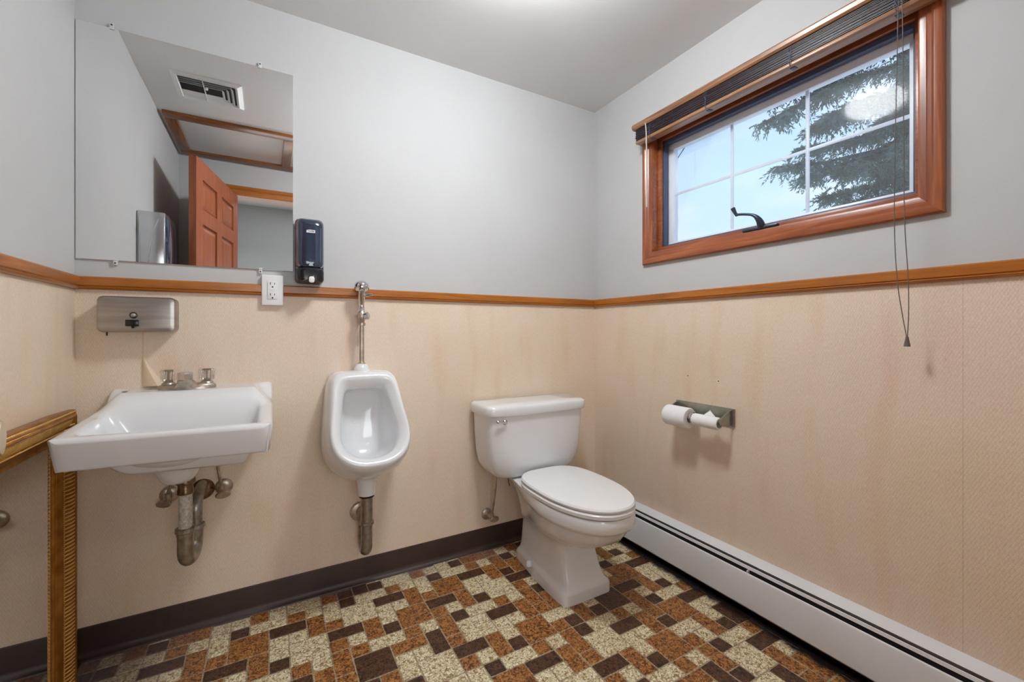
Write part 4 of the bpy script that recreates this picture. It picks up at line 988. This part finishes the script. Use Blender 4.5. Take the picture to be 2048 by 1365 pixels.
# ================================================================== LEFT WALL DISPENSER (seen in the mirror)
pd = thing('paper_towel_dispenser', 'tall steel paper towel dispenser with dark front seen in the wall mirror', 'towel dispenser', (-2.08, -0.86, 1.25))
bm = B(); box(bm, XL, -2.028, -1.005, -0.742, 1.27, 1.618, 0.006); 
link('cabinet', bm, M['steelside'], pd)
bm = B(); lp = []
for z, dx in ((1.275, 0.004), (1.35, 0.020), (1.45, 0.026), (1.55, 0.020), (1.60, 0.008), (1.612, 0.0)):
    lp.append([(-2.030, -0.752, z), (-2.026 + dx * 0.25, -0.760, z), (-2.022 + dx * 0.35, -0.80, z), (-2.022 + dx * 0.35, -0.95, z), (-2.026 + dx * 0.25, -0.99, z), (-2.030, -0.998, z)])
loft(bm, lp); link('front_door', bm, M['smoke'], pd)
bm = B()
pts = [(-2.095, -0.7405, 1.272), (-2.093, -0.7405, 1.36), (-2.086, -0.7405, 1.44), (-2.072, -0.7405, 1.52), (-2.050, -0.7405, 1.585)]
tube(bm, spline(pts, 6), 0.0035, 8); tube(bm, [(-2.122, -0.7405, 1.275), (-2.122, -0.7405, 1.60)], 0.002, 8); link('side_rib', bm, M['chrome'], pd)

# ================================================================== DOOR and casing
door = struct(empty('door_1', (-1.80, -1.80, 0)))
A = Vector((-1.9441, -1.0547)); Bq = Vector((-1.7905, -1.8000)); dirv = (Bq - A).normalized(); nrm = Vector((-dirv.y, dirv.x))
if nrm.x < 0: nrm = -nrm
DW, DT = 0.761, 0.035
M4 = Matrix(((dirv.x, nrm.x, 0, A.x), (dirv.y, nrm.y, 0, A.y), (0, 0, 1, 0), (0, 0, 0, 1)))   # s along leaf, n towards room (0 = room face), z up
def dbox(bm, s0, s1, n0, n1, z0, z1, bev=0.0): box(bm, s0, s1, n0, n1, z0, z1, bev, 2, mat=None if False else M4)
bm = B()
stiles = [(0, 0.097), (0.335, 0.425), (0.663, DW)]
rails = [(0.012, 0.24), (0.80, 0.98), (1.665, 1.75), (1.918, 2.022)]
for s0, s1 in stiles: dbox(bm, s0, s1, -DT, 0, 0.012, 2.022)
for z0, z1 in rails:
    for s0, s1 in ((0.097, 0.335), (0.425, 0.663)): dbox(bm, s0, s1, -DT, 0, z0, z1)
link('leaf', bm, M['doorwood'], door, smooth=False)
for z0, z1 in ((0.24, 0.80), (0.98, 1.665), (1.75, 1.918)):
    for s0, s1 in ((0.097, 0.335), (0.425, 0.663)):
        bm = B(); dbox(bm, s0, s1, -DT + 0.010, -0.010, z0, z1)
        lp = []
        for ins, h in ((0.006, -0.010), (0.012, -0.010), (0.034, -0.002), (0.036, -0.002)):
            lp.append([M4 @ Vector(p) for p in ((s0 + ins, h, z0 + ins), (s1 - ins, h, z0 + ins), (s1 - ins, h, z1 - ins), (s0 + ins, h, z1 - ins))])
        loft(bm, lp, False, True)
        link('raised_panel', bm, M['doorwood'], door, smooth=False)
bm = B(); kc = M4 @ Vector((0.060, 0.0, 0.918)); kd = Vector((nrm.x, nrm.y, 0))
lathe(bm, [(0.028, 0), (0.028, 0.003), (0.012, 0.006), (0.010, 0.018), (0.020, 0.026), (0.0265, 0.034), (0.0265, 0.042), (0.020, 0.050), (0.002, 0.052)], kc, kd, 28)
link('door_knob', bm, M['brasspale'], door)
def cas_prof(): return [(0, 0), (0, 0.010), (0.010, 0.014), (0.040, 0.014), (0.050, 0.019), (0.066, 0.019), (0.070, 0.014), (0.070, 0)]
bm = B(); lp = []
for (cx_, cz_, sx_, sz_) in ((DX0, 0.0, -1, 0), (DX0, DZ, -1, 1), (DX1, DZ, 1, 1), (DX1, 0.0, 1, 0)):
    lp.append([(cx_ + sx_ * o, YD + h, cz_ + sz_ * o) for o, h in cas_prof()])
loft(bm, lp); struct(link('trim_5', bm, M['oak_x'], sharp=25))
bm = B(); box(bm, DX0 - 0.015, DX0, YD - 0.12, YD, 0, DZ); box(bm, DX1, DX1 + 0.015, YD - 0.12, YD, 0, DZ); box(bm, DX0 - 0.015, DX1 + 0.015, YD - 0.12, YD, DZ, DZ + 0.015)
struct(link('trim_6', bm, M['oak_z'], smooth=False))

# ================================================================== CEILING VENT, HATCH, LAMP
vt = thing('ceiling_vent', 'square white louvred air vent on the ceiling seen in the wall mirror', 'vent', (-1.865, -0.815, ZC))
VX0, VX1, VY0, VY1 = -2.005, -1.715, -0.945, -0.680
bm = B()
lp = []
for ins, z in ((0, ZC), (0.0, ZC - 0.004), (0.022, ZC - 0.009), (0.026, ZC - 0.007)):
    lp.append([(VX0 + ins, VY0 + ins, z), (VX1 - ins, VY0 + ins, z), (VX1 - ins, VY1 - ins, z), (VX0 + ins, VY1 - ins, z)])
loft(bm, lp, False, False); link('flange', bm, M['whitepl'], vt, smooth=False)
ix0, ix1, iy0, iy1 = VX0 + 0.026, VX1 - 0.026, VY0 + 0.026, VY1 - 0.026
bm = B(); box(bm, ix0, ix1, iy0, iy1, ZC - 0.001, ZC - 0.0003); link('throat', bm, M['matblack'], vt, smooth=False)
bm = B(); lv = 0.020
def louver(bm, p, q, inw, tilt):
    a = [Vector(p), Vector(q)]; i_ = Vector(inw)
    loft(bm, [[v_ + i_ * 0.0, v_ + i_ * 0.0012 + Vector((0, 0, 0.0)), v_ + i_ * (tilt + 0.0012) + Vector((0, 0, -0.011)), v_ + i_ * tilt + Vector((0, 0, -0.011))] for v_ in a])
zz_ = ZC - 0.0012
for k in range(4):
    o = k * lv + 0.001
    # room-side (towards the sink wall): slats run along x, open towards +y
    louver(bm, (ix0 + 0.0, iy1 - o - 0.002, zz_), (ix1 - o, iy1 - o - 0.002, zz_), (0, -1, 0), -0.0105)
    louver(bm, (ix1 - o - 0.002, iy1 - o, zz_), (ix1 - o - 0.002, iy0 + o, zz_), (-1, 0, 0), -0.0105)
    louver(bm, (ix0, iy0 + o + 0.002, zz_), (ix1 - o, iy0 + o + 0.002, zz_), (0, 1, 0), -0.017)
box(bm, -1.880, -1.877, iy0, iy1, ZC - 0.0125, ZC - 0.002); link('louvres', bm, M['whitepl'], vt, smooth=False)
bm = B(); lathe(bm, [(0.006, 0), (0.006, 0.010), (0.004, 0.012)], (-1.868, -0.775, ZC - 0.006), (0, 0, -1), 12); link('damper_knob', bm, M['whitepl'], vt)

hs = thing('ceiling_hatch', 'flat grey ceiling access panels framed in brown wood above the door', 'hatch', (-1.45, -1.48, ZC))
HX0, HX1, HYa, HYb = -2.112, -0.80, -1.800, -1.158
def hatch_bar(x0, x1, y0, y1, mat):
    bm = B(); box(bm, x0, x1, y0, y1, ZC - 0.018, ZC - 0.0002, 0.003); link('frame_bar', bm, mat, hs)
hatch_bar(HX0, HX1, HYb - 0.070, HYb, M['hatchwood_x']); hatch_bar(HX0, HX1, HYa, HYa + 0.075, M['hatchwood_x'])
hatch_bar(HX0, HX0 + 0.055, HYa + 0.075, HYb - 0.070, M['hatchwood_y']); hatch_bar(-1.513, -1.458, HYa + 0.075, HYb - 0.070, M['hatchwood_y']); hatch_bar(HX1 - 0.055, HX1, HYa + 0.075, HYb - 0.070, M['hatchwood_y'])
for a, b in ((HX0 + 0.055, -1.513), (-1.458, HX1 - 0.055)):
    bm = B(); box(bm, a, b, HYa + 0.075, HYb - 0.070, ZC - 0.006, ZC - 0.0002); link('panel', bm, M['ceil'], hs, smooth=False)

lx, ly = -0.93, -0.88
cl = thing('ceiling_light', 'round lit opal glass ceiling light, visible only as a glow in the window glass', 'ceiling light', (lx, ly, ZC))
bm = B(); lathe(bm, [(0.055, 0.0), (0.055, 0.012), (0.030, 0.018), (0.030, 0.022)], (lx, ly, ZC), (0, 0, -1), 40); link('base_ring', bm, M['chrome'], cl)
bm = B(); lathe(bm, [(0.030, 0.020), (0.075, 0.026), (0.108, 0.040), (0.122, 0.062), (0.118, 0.084), (0.098, 0.104), (0.062, 0.120), (0.002, 0.127)], (lx, ly, ZC), (0, 0, -1), 40); link('glass_shade', bm, M['lamp'], cl)

# added fill light at the hall ceiling (out of sight, brightens the doorway side)
hl = bpy.data.lights.new('hall_top_fill', 'AREA'); hl.shape = 'DISK'; hl.size = 0.35; hl.energy = HALL; hl.color = (0.94, 0.98, 1.0)
ho = bpy.data.objects.new('hall_top_fill', hl); ho.location = (-1.35, -2.45, ZC - 0.01); COL.objects.link(ho)
ho['label'] = 'added fill light at the hall ceiling beyond the doorway'; ho['category'] = 'ceiling light'

wl_ = bpy.data.lights.new('hall_low_fill', 'AREA'); wl_.shape = 'RECTANGLE'; wl_.size = 1.15; wl_.size_y = 0.85; wl_.energy = HALL_FILL; wl_.color = (0.93, 0.975, 1.0)  # added fill panel shining through the doorway; the hall has no window
wo = bpy.data.objects.new('hall_low_fill', wl_); wo.location = (-1.50, -3.03, 1.12); wo.rotation_euler = (radians(90), 0, 0); COL.objects.link(wo)
wo['label'] = 'added fill light low in the hall, facing the doorway'; wo['category'] = 'fill light'

# ================================================================== SMALL MARKS
for i, (yy, zz) in enumerate(((-0.6185, 0.8554), (-0.7651, 0.8462))):
    bm = B(); lathe(bm, [(0.0024, 0), (0.0024, 0.0008), (0.0008, 0.001)], (0, yy, zz), (-1, 0, 0), 10)
    tag(link('screw_hole', bm, M['matblack']), ('left' if i == 0 else 'right') + ' one of two small dark screw holes in the wall above the toilet paper holder', 'screw hole', 'screw holes above the paper holder')
# wallpaper lifting at the seam above the sink
bm = B(); lp = []
for i in range(15):
    t = i / 14; z = 1.045 - 0.180 * t; w = 0.004 + 0.060 * max(0, (t - 0.42) / 0.58) ** 1.3
    lift = 0.002 + 0.020 * max(0, (t - 0.42) / 0.58)
    lp.append([(-1.968, -0.0008, z), (-1.968 + w * 0.3, -0.0008 - lift * 0.8, z), (-1.968 + w * 0.7, -0.0008 - lift, z), (-1.968 + w, -0.0012 - lift * 0.25, z), (-1.968 + w, -0.0004, z), (-1.968, -0.0002, z)])
loft(bm, lp, closed=True)
pl = link('peeling_wallpaper', bm, M['peel'], wall_back)

# ================================================================== OUTSIDE
def spruce(name, label, trunk, branches, seed, fol_n):
    rnd = random.Random(seed)
    t = thing(name, label, 'tree', (trunk[0][0], trunk[0][1], trunk[0][2]))
    bm = B(); tube(bm, trunk, [0.16 - 0.12 * i / (len(trunk) - 1) for i in range(len(trunk))], 12)
    for b in branches: tube(bm, b[:], [0.030 - 0.024 * i / (len(b) - 1) for i in range(len(b))], 6)
    link('trunk', bm, M['bark'], t)
    bm = B()
    def blade(p, d, L, w):
        d, a, b_ = frame_for(d)
        ang = rnd.uniform(0, pi); s = a * cos(ang) + b_ * sin(ang)
        n_ = d.cross(s)
        m = p + d * (L * 0.45)
        v1 = bm.verts.new(p); v2 = bm.verts.new(m + s * w + n_ * w * 0.3); v3 = bm.verts.new(p + d * L); v4 = bm.verts.new(m - s * w + n_ * w * 0.3)
        bm.faces.new((v1, v2, v3, v4))
    for b, dens in zip(branches, fol_n):
        segs = spline(b, 6)
        for i in range(dens):
            f = rnd.random() ** 0.8 * (len(segs) - 1.001); k = int(f); p = segs[k].lerp(segs[k + 1], f - k); d = (segs[k + 1] - segs[k]).normalized()
            # a side twig, drooping, clothed in needles
            td = (d * rnd.uniform(0.2, 0.8) + Vector((rnd.uniform(-1, 1), rnd.uniform(-1, 1), rnd.uniform(-1.0, 0.35))) * 0.9).normalized()
            TL = rnd.uniform(0.07, 0.28) * (1.15 - 0.5 * f / len(segs))
            for q in range(9):
                s = q / 9; pp = p + td * (TL * s) + Vector((0, 0, -0.05 * s * s))
                for w in range(2):
                    bd = (td * 0.8 + Vector((rnd.uniform(-1, 1), rnd.uniform(-1, 1), rnd.uniform(-1, 0.6))) * 0.55)
                    blade(pp, bd, rnd.uniform(0.030, 0.060), rnd.uniform(0.004, 0.009))
    fo = link('foliage', bm, M['foliage'], t, smooth=False)
    fo['kind'] = 'stuff'
    return t
Tk = [(5.2, 0.30, -1.0), (5.15, 0.32, 2.0), (5.1, 0.30, 4.5), (5.0, 0.3, 7.0)]
brs = [
    [(5.1, .3, 4.9), (4.3, .42, 4.35), (3.6, .62, 3.85), (3.03, .79, 3.50)],
    [(5.1, .3, 4.8), (4.4, .6, 4.2), (3.7, .8, 3.65), (3.05, .88, 3.30)],
    [(5.1, .3, 4.6), (4.3, .40, 4.1), (3.5, .60, 3.6), (3.1, .66, 3.28)],
    [(5.1, .3, 4.3), (4.5, .35, 4.05), (3.9, .45, 3.8), (3.5, .50, 3.55)],
    [(5.1, .3, 4.0), (4.4, .30, 3.7), (3.8, .42, 3.4), (3.4, .52, 3.2)],
    [(5.1, .3, 3.9), (4.3, .20, 3.65), (3.8, .25, 3.45), (3.4, .35, 3.25)],
    [(5.1, .3, 3.6), (4.4, .30, 3.3), (3.8, .42, 3.1), (3.2, .56, 2.95)],
    [(5.1, .3, 3.4), (4.4, .32, 3.1), (3.7, .52, 2.9), (3.05, .68, 2.78)],
    [(5.1, .3, 3.3), (4.4, .30, 3.05), (3.8, .42, 2.85), (3.3, .56, 2.68)],
    [(5.1, .3, 3.1), (4.4, .15, 2.9), (3.9, .2, 2.8), (3.5, .3, 2.70)],
    [(5.1, .3, 3.0), (4.5, .32, 2.75), (4.0, .42, 2.6), (3.55, .50, 2.48)],
    [(5.1, .3, 2.8), (4.6, .3, 2.6), (4.1, .36, 2.5), (3.75, .42, 2.38)],
    [(5.1, .3, 2.9), (4.7, .12, 2.7), (4.3, .06, 2.6), (4.0, .02, 2.50)],
    [(5.1, .3, 3.6), (4.6, .0, 3.35), (4.3, -.2, 3.2), (4.0, -.35, 3.1)],
    [(5.1, .3, 4.1), (4.6, .0, 3.9), (4.3, -.15, 3.75), (4.0, -.3, 3.6)],
    [(5.1, .3, 3.3), (4.6, .1, 3.1), (4.2, .0, 3.0), (3.9, -.1, 2.9)],
    [(5.1, .3, 4.3), (4.7, .1, 4.1), (4.4, .0, 3.95), (4.1, -.05, 3.8)],
    [(5.1, .3, 5.1), (4.7, .1, 4.9), (4.4, .0, 4.75), (4.1, .05, 4.6)],
    [(5.1, .3, 3.8), (4.8, .25, 3.6), (4.5, .22, 3.45), (4.2, .2, 3.3)],
    [(5.1, .3, 3.2), (4.8, .25, 3.0), (4.5, .22, 2.9), (4.2, .2, 2.8)],
]
dens = [int(2.3 * q) for q in (70, 60, 60, 90, 130, 130, 110, 90, 110, 130, 90, 90, 110, 130, 110, 130, 110, 50, 190, 190)]
spruce('spruce_tree', 'dark green conifer with drooping branches outside the window', Tk, brs, 3, dens)
bm = B()
a, b = Vector((8.28, 6.32, 5.77)), Vector((8.69, 6.09, 6.51)); d = (b - a)
tube(bm, [a - d * 3, a, b, b + d * 4], 0.013, 6)
tag(link('overhead_cable', bm, M['cable']), 'thin dark overhead cable crossing the sky at the left of the window', 'cable')
